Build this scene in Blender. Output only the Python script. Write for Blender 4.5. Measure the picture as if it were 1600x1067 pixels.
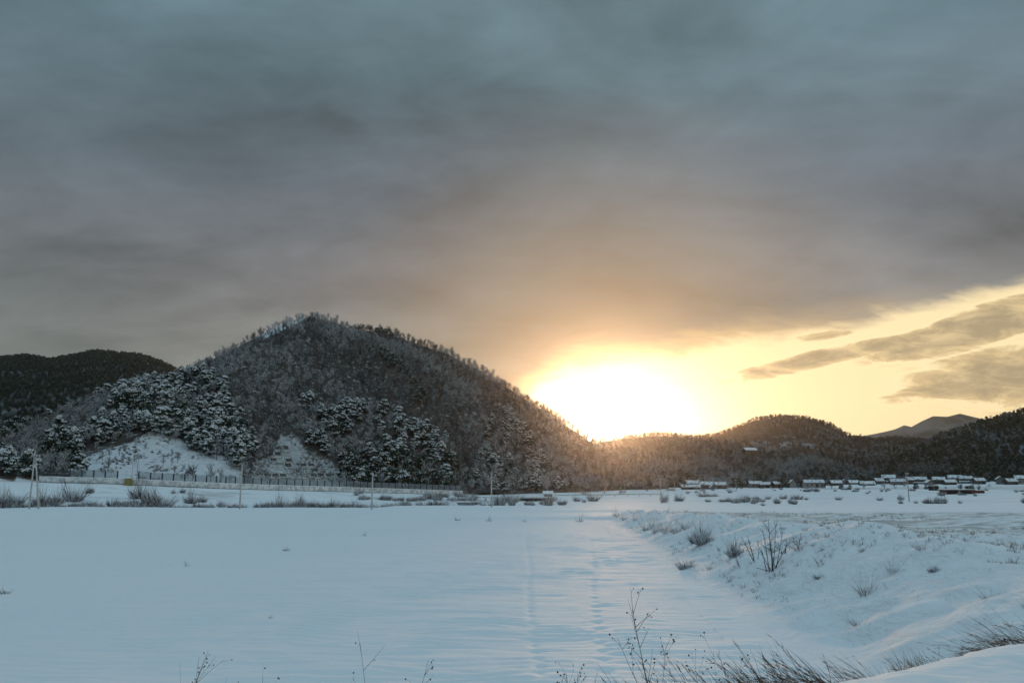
import bpy, math, random
import numpy as np
from mathutils import Vector, Matrix
from mathutils.geometry import interpolate_bezier

R = math.radians
scene = bpy.context.scene
for o in list(bpy.data.objects):
    bpy.data.objects.remove(o)
COL = scene.collection
random.seed(7)
rng = np.random.default_rng(11)

# ------------------------------------------------------------------ camera
CAM_H = 5.5
F = 1232.0
HOR = 752.0
PITCH = math.atan((HOR - 533.5) / F)
cam_d = bpy.data.cameras.new("camera")
cam_d.sensor_width = 36.0
cam_d.lens = 36.0 * F / 1600.0
cam_d.clip_start = 0.1
cam_d.clip_end = 20000
cam = bpy.data.objects.new("camera", cam_d)
COL.objects.link(cam)
cam.location = (0, 0, CAM_H)
cam.rotation_euler = (math.pi / 2 + PITCH, 0, 0)
scene.camera = cam

def ray(px, py):
    """direction of a sight line, scaled to one metre forward"""
    X = (px - 800.0) / F
    Y = (533.5 - py) / F
    cp, sp = math.cos(PITCH), math.sin(PITCH)
    den = cp - Y * sp
    return X / den, (sp + Y * cp) / den

def at(px, py, D):
    rx, rz = ray(px, py)
    return (rx * D, D, CAM_H + rz * D)

def azel(px, py):
    rx, rz = ray(px, py)
    return math.atan2(rx, 1.0), math.atan2(rz, math.hypot(rx, 1.0))

# ------------------------------------------------------------------ light
SUN_AZ, SUN_EL = azel(948, 664)
SUN_DIR = Vector((math.sin(SUN_AZ) * math.cos(SUN_EL), math.cos(SUN_AZ) * math.cos(SUN_EL), math.sin(SUN_EL)))

class S:
    """tiny wrapper that turns python arithmetic into shader math nodes"""
    def __init__(self, nt, sock):
        self.nt, self.s = nt, sock
    def _m(self, op, *args, clamp=False):
        n = self.nt.nodes.new("ShaderNodeMath"); n.operation = op; n.use_clamp = clamp
        for i, a in enumerate(args):
            if isinstance(a, S): self.nt.links.new(a.s, n.inputs[i])
            else: n.inputs[i].default_value = float(a)
        return S(self.nt, n.outputs[0])
    def __add__(self, o): return self._m("ADD", self, o)
    __radd__ = __add__
    def __sub__(self, o): return self._m("SUBTRACT", self, o)
    def __rsub__(self, o): return self._m("SUBTRACT", o, self)
    def __mul__(self, o): return self._m("MULTIPLY", self, o)
    __rmul__ = __mul__
    def __truediv__(self, o): return self._m("DIVIDE", self, o)
    def f(self, op, *a): return self._m(op, self, *a)
    def clamp(self): return self._m("ADD", self, 0.0, clamp=True)
    def smooth(self, lo, hi, a=0.0, b=1.0):
        n = self.nt.nodes.new("ShaderNodeMapRange"); n.interpolation_type = "SMOOTHSTEP"
        self.nt.links.new(self.s, n.inputs[0])
        for i, v in zip((1, 2, 3, 4), (lo, hi, a, b)): n.inputs[i].default_value = v
        return S(self.nt, n.outputs[0])

def mixc(nt, fac, a, b, mode="MIX"):
    n = nt.nodes.new("ShaderNodeMix"); n.data_type = "RGBA"; n.blend_type = mode
    n.clamp_factor = True
    for sock, v in ((n.inputs[0], fac), (n.inputs[6], a), (n.inputs[7], b)):
        if isinstance(v, S): nt.links.new(v.s, sock)
        elif isinstance(v, bpy.types.NodeSocket): nt.links.new(v, sock)
        elif isinstance(v, (int, float)): sock.default_value = v
        else: sock.default_value = (*v, 1.0)
    return n.outputs[2]

def build_world():
    w = bpy.data.worlds.new("World"); scene.world = w; w.use_nodes = True
    nt = w.node_tree; nt.nodes.clear(); L = nt.links
    out = nt.nodes.new("ShaderNodeOutputWorld")
    bg = nt.nodes.new("ShaderNodeBackground"); bg.inputs[1].default_value = 1.0
    L.new(bg.outputs[0], out.inputs[0])
    tc = nt.nodes.new("ShaderNodeTexCoord")
    sx = nt.nodes.new("ShaderNodeSeparateXYZ"); L.new(tc.outputs["Generated"], sx.inputs[0])
    x, y, z = (S(nt, sx.outputs[i]) for i in range(3))
    el = z.f("ARCSINE")
    az = x.f("ARCTAN2", y)
    # angular distance to the sun
    dt = x * SUN_DIR.x + y * SUN_DIR.y + z * SUN_DIR.z
    ang = dt.f("MINIMUM", 1.0).f("ARCCOSINE")
    # cloud-deck coordinates: seen in perspective, flatter towards the horizon
    zz = z.f("MAXIMUM", 0.0) + 0.34
    cx = nt.nodes.new("ShaderNodeCombineXYZ")
    for i, v in enumerate((x / zz, y / zz, z * 1.5)): L.new(v.s, cx.inputs[i])
    def noise(scale, detail, rough, off=0.0, stretch=(1, 1, 1), dist=0.0):
        mp = nt.nodes.new("ShaderNodeMapping"); L.new(cx.outputs[0], mp.inputs[0])
        mp.inputs[1].default_value = (off, off * 0.7, off * 1.3); mp.inputs[3].default_value = stretch
        n = nt.nodes.new("ShaderNodeTexNoise"); L.new(mp.outputs[0], n.inputs[0])
        n.inputs["Scale"].default_value = scale; n.inputs["Detail"].default_value = detail
        n.inputs["Roughness"].default_value = rough; n.inputs["Distortion"].default_value = dist
        return S(nt, n.outputs[0])
    n_big = noise(1.15, 3, 0.5, 3.1, dist=0.4)
    n_mid = noise(3.4, 6, 0.58, 8.0, (0.8, 1.2, 1), 0.5)
    n_fine = noise(9.5, 7, 0.62, 1.7, (0.6, 1.0, 1), 0.3)
    # lower edge of the deck as a curve over azimuth
    pts = [(-900, 800), (400, 800), (640, 780), (740, 710), (795, 650), (835, 608), (880, 582), (950, 570), (1050, 556), (1180, 534), (1320, 510), (1450, 474), (1600, 432), (1800, 390), (2600, 370)]
    fc = nt.nodes.new("ShaderNodeFloatCurve")
    A0, A1, E0, E1 = -1.3, 1.3, -0.15, 0.5
    azn = (az - A0) / (A1 - A0); L.new(azn.s, fc.inputs[1])
    cv = fc.mapping.curves[0]
    P = [(-0.0, 0.0)]
    for px, py in pts:
        a, e = azel(px, py); P.append(((a - A0) / (A1 - A0), (e - E0) / (E1 - E0)))
    P = sorted(p for p in P if 0 <= p[0] <= 1); P.append((1.0, P[-1][1]))
    cv.points[0].location = P[0]; cv.points[1].location = P[-1]
    for p in P[1:-1]: cv.points.new(*p)
    fc.mapping.use_clip = False
    fc.mapping.update()
    edge = S(nt, fc.outputs[0]) * (E1 - E0) + E0
    over = el - edge + (n_fine - 0.5) * 0.045 + (n_mid - 0.5) * 0.035
    deck = over.smooth(-0.010, 0.014)
    # ---- clear air under the deck (Nishita sky for its low sun colours)
    sk = nt.nodes.new("ShaderNodeTexSky"); sk.sky_type = "NISHITA"; sk.sun_disc = False
    sk.sun_elevation = SUN_EL; sk.sun_rotation = SUN_AZ
    sk.air_density = 1.6; sk.dust_density = 3.0
    nis = nt.nodes.new("ShaderNodeVectorMath"); nis.operation = "SCALE"; L.new(sk.outputs[0], nis.inputs[0]); nis.inputs[3].default_value = 0.06
    gap_fac = ang.smooth(0.10, 0.75)
    gap = mixc(nt, gap_fac, (0.84, 0.68, 0.38), (0.68, 0.50, 0.25))
    gap = mixc(nt, 0.25, gap, nis.outputs[0])
    # thin cloud puffs and streaks in the clear part
    def blob(px, py, rx, ry, tilt=0.0):
        a0, e0 = azel(px, py); ra, re = rx / F, ry / F
        da = az - a0; de = el - e0
        c, s = math.cos(tilt), math.sin(tilt)
        u = (da * c + de * s) / ra; v = (de * c - da * s) / re
        return (1.0 - (u * u + v * v)).f("MAXIMUM", 0.0)
    puff = blob(1255, 566, 150, 15, 0.20) * 1.3 + blob(1500, 522, 160, 26, 0.20) * 1.3 + blob(1540, 575, 130, 30, 0.12) + blob(1460, 614, 90, 13, 0.1) * 0.7 + blob(1600, 605, 110, 38, 0) + blob(1550, 482, 80, 13, 0.2) * 0.8 + blob(1280, 526, 60, 8, 0.1) * 0.8
    n_puff = noise(7.0, 9, 0.68, 5.5, (1.0, 1.3, 2.6), 0.5)
    pm = (puff * 0.9 + (n_puff - 0.5) * 2.6 + (n_mid - 0.5) * 0.6) * (puff * 2.5).clamp()
    pmask = pm.smooth(-0.15, 1.25)
    pc = mixc(nt, n_puff.smooth(0.3, 0.62), (0.56, 0.44, 0.26), (0.27, 0.22, 0.145))
    gap = mixc(nt, pmask * 0.85, gap, pc)
    rim = pm.smooth(-0.35, 0.1) * pm.smooth(0.15, 0.6, 1.0, 0.0)
    gap = mixc(nt, rim * 0.55, gap, (1.0, 0.84, 0.52))
    # ---- deck colour
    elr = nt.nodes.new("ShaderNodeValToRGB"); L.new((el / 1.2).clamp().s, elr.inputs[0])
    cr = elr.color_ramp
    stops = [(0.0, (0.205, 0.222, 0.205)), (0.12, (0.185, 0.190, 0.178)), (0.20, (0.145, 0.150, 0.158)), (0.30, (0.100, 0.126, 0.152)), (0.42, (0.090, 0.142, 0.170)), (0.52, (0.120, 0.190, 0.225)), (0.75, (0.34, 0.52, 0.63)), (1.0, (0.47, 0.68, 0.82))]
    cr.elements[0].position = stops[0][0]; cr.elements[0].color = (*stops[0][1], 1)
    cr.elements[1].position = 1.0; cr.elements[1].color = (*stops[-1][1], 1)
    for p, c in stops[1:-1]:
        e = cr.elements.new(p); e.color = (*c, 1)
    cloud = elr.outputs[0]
    # relief of the deck
    rel = (n_big - 0.5) * 1.6 + (n_mid - 0.5) * 1.1 + (n_fine - 0.5) * 0.5
    k = (1.0 + rel).f("MAXIMUM", 0.3)
    ks = nt.nodes.new("ShaderNodeVectorMath"); ks.operation = "SCALE"
    L.new(cloud, ks.inputs[0]); L.new(k.s, ks.inputs[3]); cloud = ks.outputs[0]
    # away from the sun the deck is greyer and darker, near it lit tan
    far = (az - SUN_AZ).f("ABSOLUTE").smooth(0.25, 0.95)
    cloud = mixc(nt, far * el.smooth(0.05, 0.5, 0.5, 0.25), cloud, (0.060, 0.098, 0.106))
    warm1 = ang.smooth(0.04, 0.44, 1.0, 0.0)
    cloud = mixc(nt, warm1 * 0.60, cloud, (0.37, 0.262, 0.145))
    # glowing fringe where the deck thins towards the gap
    fringe = over.smooth(0.0, 0.04, 1.0, 0.0) * ang.smooth(0.05, 0.50, 1.0, 0.0)
    cloud = mixc(nt, fringe * 0.65, cloud, (0.90, 0.60, 0.27))
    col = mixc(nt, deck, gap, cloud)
    # light round the sun: a real bright aureole, far above white
    g1 = (ang / 0.030).f("POWER", 2.0) * -1.0
    ga, ge = azel(965, 640)      # bright air fills the gap sideways, uneven where thin cloud drifts through
    g2 = (((az - ga) / 0.105).f("POWER", 2.0) + ((el - ge) / 0.042).f("POWER", 2.0)) * -1.0
    g3 = (ang / 0.26) * -1.0
    trans = 1.0 - deck * 0.93
    e1 = g1.f("EXPONENT") * 9.0 * trans
    e2 = g2.f("EXPONENT") * (0.45 + 1.5 * n_fine) * 0.50 * trans
    e3 = g3.f("EXPONENT") * 0.09
    def scaled(c, v):
        n = nt.nodes.new("ShaderNodeVectorMath"); n.operation = "SCALE"; n.inputs[0].default_value = c; L.new(v.s, n.inputs[3]); return n.outputs[0]
    def addv(a, b):
        n = nt.nodes.new("ShaderNodeVectorMath"); n.operation = "ADD"; L.new(a, n.inputs[0]); L.new(b, n.inputs[1]); return n.outputs[0]
    col = addv(col, scaled((1.0, 0.80, 0.50), e1))
    col = addv(col, scaled((1.0, 0.80, 0.50), e2))
    col = addv(col, scaled((1.0, 0.66, 0.30), e3))
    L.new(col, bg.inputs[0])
build_world()

sun_d = bpy.data.lights.new("sun", "SUN"); sun_d.energy = 1.6; sun_d.angle = R(3.5); sun_d.color = (1.0, 0.54, 0.26)
sun = bpy.data.objects.new("sun", sun_d); COL.objects.link(sun)
sun.rotation_euler = (-SUN_DIR).to_track_quat("-Z", "Y").to_euler()

scene.view_settings.view_transform = "Standard"
scene.view_settings.look = "None"
scene.view_settings.exposure = 0.32
scene.view_settings.gamma = 1.0
scene.view_settings.use_curve_mapping = False
scene.render.engine = "CYCLES"
cy = scene.cycles
cy.max_bounces = 5; cy.diffuse_bounces = 3; cy.glossy_bounces = 2; cy.volume_bounces = 0
cy.transparent_max_bounces = 8; cy.transmission_bounces = 2
cy.caustics_reflective = False; cy.caustics_refractive = False
cy.use_denoising = True

# ------------------------------------------------------------------ numpy noise
_perm = np.random.default_rng(5).random((256, 256))
def vnoise(x, y, s=1.0, seed=0):
    x = np.asarray(x, float) / s + seed * 17.31; y = np.asarray(y, float) / s + seed * 9.73
    xi = np.floor(x).astype(int); yi = np.floor(y).astype(int)
    fx = x - xi; fy = y - yi
    fx = fx * fx * fx * (fx * (fx * 6 - 15) + 10); fy = fy * fy * fy * (fy * (fy * 6 - 15) + 10)
    g = lambda a, b: _perm[a & 255, b & 255]
    return (g(xi, yi) * (1 - fx) + g(xi + 1, yi) * fx) * (1 - fy) + (g(xi, yi + 1) * (1 - fx) + g(xi + 1, yi + 1) * fx) * fy - 0.5
def fbm(x, y, s, n=4, seed=0, gain=0.5):
    t = 0; a = 1.0
    for i in range(n):
        t = t + a * vnoise(x, y, s / 2 ** i, seed + i * 3); a *= gain
    return t
def sstep(x, a, b):
    t = np.clip((np.asarray(x, float) - a) / (b - a), 0, 1); return t * t * (3 - 2 * t)

# ------------------------------------------------------------------ materials
def mat(name, color, rough=0.7, noise=None, bump=None, spec=0.3, sss=0.0):
    """noise: (scale, detail, colour2, lo, hi); bump: (scale, strength, distance)"""
    m = bpy.data.materials.new(name); m.use_nodes = True
    nt = m.node_tree; L = nt.links; b = nt.nodes["Principled BSDF"]
    b.inputs["Base Color"].default_value = (*color, 1); b.inputs["Roughness"].default_value = rough
    b.inputs["Specular IOR Level"].default_value = spec
    tc = nt.nodes.new("ShaderNodeTexCoord")
    if noise:
        sc, de, c2, lo, hi = noise
        n = nt.nodes.new("ShaderNodeTexNoise"); n.inputs["Scale"].default_value = sc; n.inputs["Detail"].default_value = de
        L.new(tc.outputs["Object"], n.inputs[0])
        f = S(nt, n.outputs[0]).smooth(lo, hi)
        L.new(mixc(nt, f, color, c2), b.inputs["Base Color"])
    if bump:
        sc, st, di = bump
        n = nt.nodes.new("ShaderNodeTexNoise"); n.inputs["Scale"].default_value = sc; n.inputs["Detail"].default_value = 5
        L.new(tc.outputs["Object"], n.inputs[0])
        bp = nt.nodes.new("ShaderNodeBump"); bp.inputs["Strength"].default_value = st; bp.inputs["Distance"].default_value = di
        L.new(n.outputs[0], bp.inputs["Height"]); L.new(bp.outputs[0], b.inputs["Normal"])
    return m

def objvar(m, amount=0.25):
    """slight value change from one object or instance to the next"""
    nt = m.node_tree; L = nt.links; b = nt.nodes["Principled BSDF"]
    oi = nt.nodes.new("ShaderNodeObjectInfo")
    r = S(nt, oi.outputs["Random"]) * (2 * amount) + (1 - amount)
    n = nt.nodes.new("ShaderNodeVectorMath"); n.operation = "SCALE"
    src = b.inputs["Base Color"]
    if src.links: L.new(src.links[0].from_socket, n.inputs[0])
    else: n.inputs[0].default_value = src.default_value[:3]
    L.new(r.s, n.inputs[3]); L.new(n.outputs[0], src)
    return m

def snow_ground_mat():
    m = bpy.data.materials.new("snow_field"); m.use_nodes = True
    nt = m.node_tree; L = nt.links; b = nt.nodes["Principled BSDF"]
    b.inputs["Roughness"].default_value = 0.75; b.inputs["Specular IOR Level"].default_value = 0.3
    geo = nt.nodes.new("ShaderNodeNewGeometry")
    sp = nt.nodes.new("ShaderNodeSeparateXYZ"); L.new(geo.outputs["Position"], sp.inputs[0])
    x, y, z = (S(nt, sp.outputs[i]) for i in range(3))
    def noise(scale, detail, st=(1, 1, 1), rough=0.5, dist=0.0):
        mp = nt.nodes.new("ShaderNodeMapping"); L.new(geo.outputs["Position"], mp.inputs[0]); mp.inputs[3].default_value = st
        n = nt.nodes.new("ShaderNodeTexNoise"); L.new(mp.outputs[0], n.inputs[0])
        n.inputs["Scale"].default_value = scale; n.inputs["Detail"].default_value = detail; n.inputs["Roughness"].default_value = rough
        n.inputs["Distortion"].default_value = dist
        return S(nt, n.outputs[0])
    # straw and soil showing through the thin snow of the upper field, and flecks on the bank
    up = x.smooth(18, 26) * y.smooth(34, 50) * y.smooth(95, 125, 1, 0)
    st = noise(0.55, 8, (0.22, 1.5, 1), 0.7).smooth(0.42, 0.60)
    fleck = noise(2.6, 9, (1, 1.2, 1), 0.75).smooth(0.57, 0.66)
    bank = x.smooth(9, 14) * y.smooth(22, 30) * y.smooth(110, 140, 1, 0) * x.smooth(20, 30, 1, 0.4)
    farp = y.smooth(158, 185) * noise(0.09, 8, (0.5, 1, 1), 0.7).smooth(0.52, 0.66)
    f = (up * st * 0.62 + bank * fleck * 0.45 + farp * 0.42).clamp()
    tone = noise(0.05, 3).smooth(0.3, 0.7)
    base = mixc(nt, tone, (0.80, 0.84, 0.88), (0.84, 0.86, 0.89))
    L.new(mixc(nt, f, base, (0.20, 0.19, 0.16)), b.inputs["Base Color"])
    # wind ripples over the buried stubble rows: fine relief only
    rip = noise(3.0, 4, (0.35, 1.6, 1), 0.6, 0.8)
    gr = noise(14, 3, (1, 1, 1), 0.6)
    b1 = nt.nodes.new("ShaderNodeBump"); b1.inputs["Strength"].default_value = 0.55; b1.inputs["Distance"].default_value = 0.07
    L.new((rip + gr * 0.12).s, b1.inputs["Height"])
    big = noise(0.9, 6, (1.0, 0.7, 1), 0.62, 0.6)          # drifts over buried tussocks on the bank
    msk = x.smooth(8.5, 12) * y.smooth(14, 22) * y.smooth(115, 140, 1, 0) * x.smooth(22, 34, 1, .35)
    b2 = nt.nodes.new("ShaderNodeBump"); b2.inputs["Strength"].default_value = 0.9; b2.inputs["Distance"].default_value = 0.45
    L.new((big * msk).s, b2.inputs["Height"]); L.new(b1.outputs[0], b2.inputs["Normal"]); L.new(b2.outputs[0], b.inputs["Normal"])
    return m

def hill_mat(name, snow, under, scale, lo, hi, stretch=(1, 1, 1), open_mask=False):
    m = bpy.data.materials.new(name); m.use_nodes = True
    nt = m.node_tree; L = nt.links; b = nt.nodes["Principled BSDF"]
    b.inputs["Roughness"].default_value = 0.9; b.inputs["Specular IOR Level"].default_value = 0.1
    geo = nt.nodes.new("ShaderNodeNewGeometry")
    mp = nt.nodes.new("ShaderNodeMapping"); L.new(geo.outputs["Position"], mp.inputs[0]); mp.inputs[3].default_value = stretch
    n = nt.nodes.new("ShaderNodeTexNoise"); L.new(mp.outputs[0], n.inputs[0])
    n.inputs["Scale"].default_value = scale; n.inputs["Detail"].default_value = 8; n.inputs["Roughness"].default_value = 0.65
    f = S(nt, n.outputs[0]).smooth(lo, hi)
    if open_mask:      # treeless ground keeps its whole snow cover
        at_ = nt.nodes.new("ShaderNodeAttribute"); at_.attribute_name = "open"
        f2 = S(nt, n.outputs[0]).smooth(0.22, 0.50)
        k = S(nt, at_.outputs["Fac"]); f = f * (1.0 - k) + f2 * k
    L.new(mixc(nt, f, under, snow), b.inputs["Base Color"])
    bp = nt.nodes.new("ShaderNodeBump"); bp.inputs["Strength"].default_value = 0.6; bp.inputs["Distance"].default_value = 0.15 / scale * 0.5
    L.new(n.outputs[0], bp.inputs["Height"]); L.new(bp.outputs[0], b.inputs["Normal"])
    return m

M = {}
M["ground"] = snow_ground_mat()
M["snow"] = mat("snow", (0.80, 0.84, 0.88), 0.6, bump=(3, 0.3, 0.05))
M["leaf_snow"] = mat("snow_on_leaves", (0.78, 0.82, 0.86), 0.7)
M["leaf"] = objvar(mat("evergreen_leaves", (0.030, 0.052, 0.040), 0.6, noise=(0.7, 3, (0.045, 0.062, 0.034), 0.4, 0.7)), 0.35)
M["conifer"] = objvar(mat("conifer_needles", (0.018, 0.035, 0.028), 0.7), 0.35)
M["bark"] = objvar(mat("bark", (0.085, 0.072, 0.062), 0.85), 0.3)
M["twig"] = objvar(mat("twigs", (0.080, 0.080, 0.086), 0.85), 0.3)
M["frost"] = mat("snow_on_twigs", (0.66, 0.70, 0.75), 0.7)
M["shrub"] = objvar(mat("shrub_twigs", (0.095, 0.078, 0.080), 0.85), 0.25)
M["straw"] = objvar(mat("dry_grass", (0.23, 0.155, 0.10), 0.7, noise=(9, 2, (0.085, 0.055, 0.042), 0.4, 0.6)), 0.3)
M["stem"] = mat("dead_stem", (0.045, 0.036, 0.034), 0.8)
M["concrete"] = mat("concrete", (0.46, 0.48, 0.48), 0.8, noise=(0.8, 6, (0.36, 0.38, 0.39), 0.35, 0.7), bump=(6, 0.3, 0.02))
M["pole"] = mat("pole_concrete", (0.55, 0.56, 0.55), 0.75, noise=(2, 4, (0.42, 0.43, 0.43), 0.4, 0.65))
M["steel"] = mat("galvanised_steel", (0.30, 0.33, 0.36), 0.5)
M["fence_dark"] = mat("fence_post_steel", (0.05, 0.07, 0.10), 0.6)
M["cable"] = mat("fence_cable", (0.26, 0.30, 0.34), 0.6)
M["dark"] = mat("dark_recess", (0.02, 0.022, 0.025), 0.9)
M["yellow"] = mat("yellow_cabinet_paint", (0.30, 0.27, 0.12), 0.6, noise=(3, 3, (0.24, 0.22, 0.11), 0.4, 0.7))
M["wall_brown"] = objvar(mat("house_wall_timber", (0.10, 0.085, 0.075), 0.8, noise=(1.2, 4, (0.15, 0.13, 0.12), 0.4, 0.7)), 0.4)
M["wall_pale"] = objvar(mat("house_wall_plaster", (0.34, 0.33, 0.31), 0.8, noise=(0.9, 4, (0.27, 0.26, 0.25), 0.4, 0.7)), 0.35)
M["roof"] = mat("roof_tile", (0.06, 0.065, 0.075), 0.6)
M["roof_snow"] = objvar(mat("patchy_roof_snow", (0.74, 0.78, 0.82), 0.7, noise=(0.45, 6, (0.16, 0.17, 0.19), 0.52, 0.68)), .12)
M["glass"] = mat("window_glass", (0.03, 0.04, 0.05), 0.15, spec=0.5)
M["red"] = mat("rust_red_cladding", (0.13, 0.045, 0.035), 0.7, noise=(1.0, 4, (0.08, 0.035, 0.03), 0.4, 0.65))
M["frame"] = mat("slope_frame_concrete", (0.46, 0.51, 0.55), 0.8, noise=(0.8, 5, (0.74, 0.79, 0.84), 0.40, 0.6))
M["frame_beam"] = mat("slope_beam_concrete", (0.26, 0.28, 0.29), 0.85, noise=(0.7, 5, (0.66, 0.70, 0.74), 0.45, 0.62))

# ------------------------------------------------------------------ mesh helpers
class MB:
    def __init__(self): self.v = []; self.f = []; self.m = []
    def quad(self, a, b, c, d, mi=0):
        n = len(self.v); self.v += [a, b, c, d]; self.f.append((n, n + 1, n + 2, n + 3)); self.m.append(mi)
    def tri(self, a, b, c, mi=0):
        n = len(self.v); self.v += [a, b, c]; self.f.append((n, n + 1, n + 2)); self.m.append(mi)
    def box(self, c, s, mi=0, rz=0.0, taper=1.0):
        n = len(self.v); cs, sn = math.cos(rz), math.sin(rz)
        for dz in (-0.5, 0.5):
            k = taper if dz > 0 else 1.0
            for dx, dy in ((-.5, -.5), (.5, -.5), (.5, .5), (-.5, .5)):
                X = dx * s[0] * k; Y = dy * s[1] * k
                self.v.append((c[0] + X * cs - Y * sn, c[1] + X * sn + Y * cs, c[2] + dz * s[2]))
        for q in ((0, 3, 2, 1), (4, 5, 6, 7), (0, 1, 5, 4), (1, 2, 6, 5), (2, 3, 7, 6), (3, 0, 4, 7)):
            self.f.append(tuple(n + i for i in q)); self.m.append(mi)
    def tube(self, pts, rad, sides=5, mi=0, cap=True):
        pts = [Vector(p) for p in pts]
        if not hasattr(rad, "__len__"): rad = [rad] * len(pts)
        n0 = len(self.v); prev = None
        for i, p in enumerate(pts):
            d = (pts[min(i + 1, len(pts) - 1)] - pts[max(i - 1, 0)])
            d = d.normalized() if d.length > 1e-9 else Vector((0, 0, 1))
            a = d.orthogonal().normalized() if prev is None else (prev - d * prev.dot(d)).normalized()
            prev = a; b = d.cross(a)
            for k in range(sides):
                t = 2 * math.pi * k / sides
                self.v.append(tuple(p + (a * math.cos(t) + b * math.sin(t)) * rad[i]))
        for i in range(len(pts) - 1):
            for k in range(sides):
                k2 = (k + 1) % sides; q = n0 + i * sides
                self.f.append((q + k, q + k2, q + sides + k2, q + sides + k)); self.m.append(mi)
        if cap:
            self.f.append(tuple(n0 + (len(pts) - 1) * sides + k for k in range(sides))); self.m.append(mi)
            self.f.append(tuple(n0 + k for k in reversed(range(sides)))); self.m.append(mi)
    def ball(self, c, r, mi=0):
        n = len(self.v)
        for dx, dy, dz in ((1, 0, 0), (0, 1, 0), (-1, 0, 0), (0, -1, 0), (0, 0, 1), (0, 0, -1)):
            self.v.append((c[0] + dx * r, c[1] + dy * r, c[2] + dz * r))
        for k in range(4):
            self.f.append((n + k, n + (k + 1) % 4, n + 4)); self.m.append(mi)
            self.f.append((n + (k + 1) % 4, n + k, n + 5)); self.m.append(mi)
    def mesh(self, name, mats, smooth=False):
        me = bpy.data.meshes.new(name); me.from_pydata(self.v, [], self.f)
        for x in mats: me.materials.append(x)
        me.polygons.foreach_set("material_index", self.m)
        if smooth: me.polygons.foreach_set("use_smooth", [True] * len(self.f))
        me.update(); return me
    def build(self, name, mats, parent=None, smooth=False):
        o = bpy.data.objects.new(name, self.mesh(name, mats if isinstance(mats, list) else [mats], smooth))
        COL.objects.link(o); o.parent = parent; return o

def tag(o, label=None, cat=None, group=None, kind=None):
    if label: o["label"] = label
    if cat: o["category"] = cat
    if group: o["group"] = group
    if kind: o["kind"] = kind
    return o
def empty(name, loc, rz=0.0, scale=1.0):
    o = bpy.data.objects.new(name, None); COL.objects.link(o); o.location = loc; o.rotation_euler = (0, 0, rz)
    o.scale = (scale,) * 3; o.empty_display_size = 0.2; return o
def inst(name, me, parent=None, loc=(0, 0, 0), rz=0.0, scale=(1, 1, 1)):
    o = bpy.data.objects.new(name, me); COL.objects.link(o); o.parent = parent
    o.location = loc; o.rotation_euler = (0, 0, rz); o.scale = scale if hasattr(scale, "__len__") else (scale,) * 3; return o
def grid_object(name, V, rows, cols, mats, wrap=False, flip=False):
    V = np.ascontiguousarray(V.reshape(-1, 3), dtype=np.float32)
    i = np.arange(rows - 1)[:, None]; j = np.arange(cols if wrap else cols - 1)[None, :]
    j2 = (j + 1) % cols
    q = np.stack([i * cols + j, i * cols + j2, (i + 1) * cols + j2, (i + 1) * cols + j], -1).reshape(-1, 4)
    if flip: q = q[:, ::-1]
    q = np.ascontiguousarray(q, dtype=np.int32)
    me = bpy.data.meshes.new(name)
    me.vertices.add(len(V)); me.vertices.foreach_set("co", V.ravel())
    me.loops.add(q.size); me.loops.foreach_set("vertex_index", q.ravel())
    me.polygons.add(len(q)); me.polygons.foreach_set("loop_start", np.arange(0, q.size, 4, dtype=np.int32))
    me.polygons.foreach_set("use_smooth", np.ones(len(q), bool))
    for x in mats: me.materials.append(x)
    me.update(); me.validate()
    o = bpy.data.objects.new(name, me); COL.objects.link(o); return o

# ------------------------------------------------------------------ the lie of the land
# the retaining wall under the fence at the foot of the wooded hill: pixel column -> distance, top height
RW_PX = [-260, 20, 165, 250, 325, 370, 460, 552, 640, 715, 723]
RW_D = [212, 214, 218, 224, 231, 238, 254, 273, 291, 310, 312]
RW_Y = [742, 743.5, 746.7, 750.5, 754.0, 755.8, 758.8, 761.5, 764.3, 766.8, 767.0]
RWX = []; RWZ = []
for p_, d_, y_ in zip(RW_PX, RW_D, RW_Y):
    a_ = at(p_, y_, d_); RWX.append(a_[0]); RWZ.append(a_[2])
RWX += [-12, 10, 3000]; RW_D2 = RW_D + [320, 330, 330]; RWZ += [1.6, 1.2, 1.2]
def road_y(x): return np.interp(x, RWX, RW_D2)
def road_z(x): return np.interp(x, RWX, RWZ)

def foot_x(y): return np.interp(y, [0, 16, 21, 44, 73, 128, 150], [9.5, 9.2, 9.0, 10.6, 11.8, 15.0, 15.5])
def upper_z(y): return np.interp(y, [0, 45, 90, 118, 135], [2.9, 2.75, 1.85, 1.0, 0.55])
def rim_y(x):
    x = np.asarray(x, float)
    return np.interp(x, [-8, 0, 2.48, 3.77, 4.95, 8, 14], [6.4, 6.4, 6.85, 7.8, 8.55, 9.6, 10.5]) + 0.16 * vnoise(x, x * 0, 2.1, 4) + 0.12 * vnoise(x, x * 0, 0.55, 4) + 0.05 * vnoise(x, x * 0, 0.18, 4)

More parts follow.
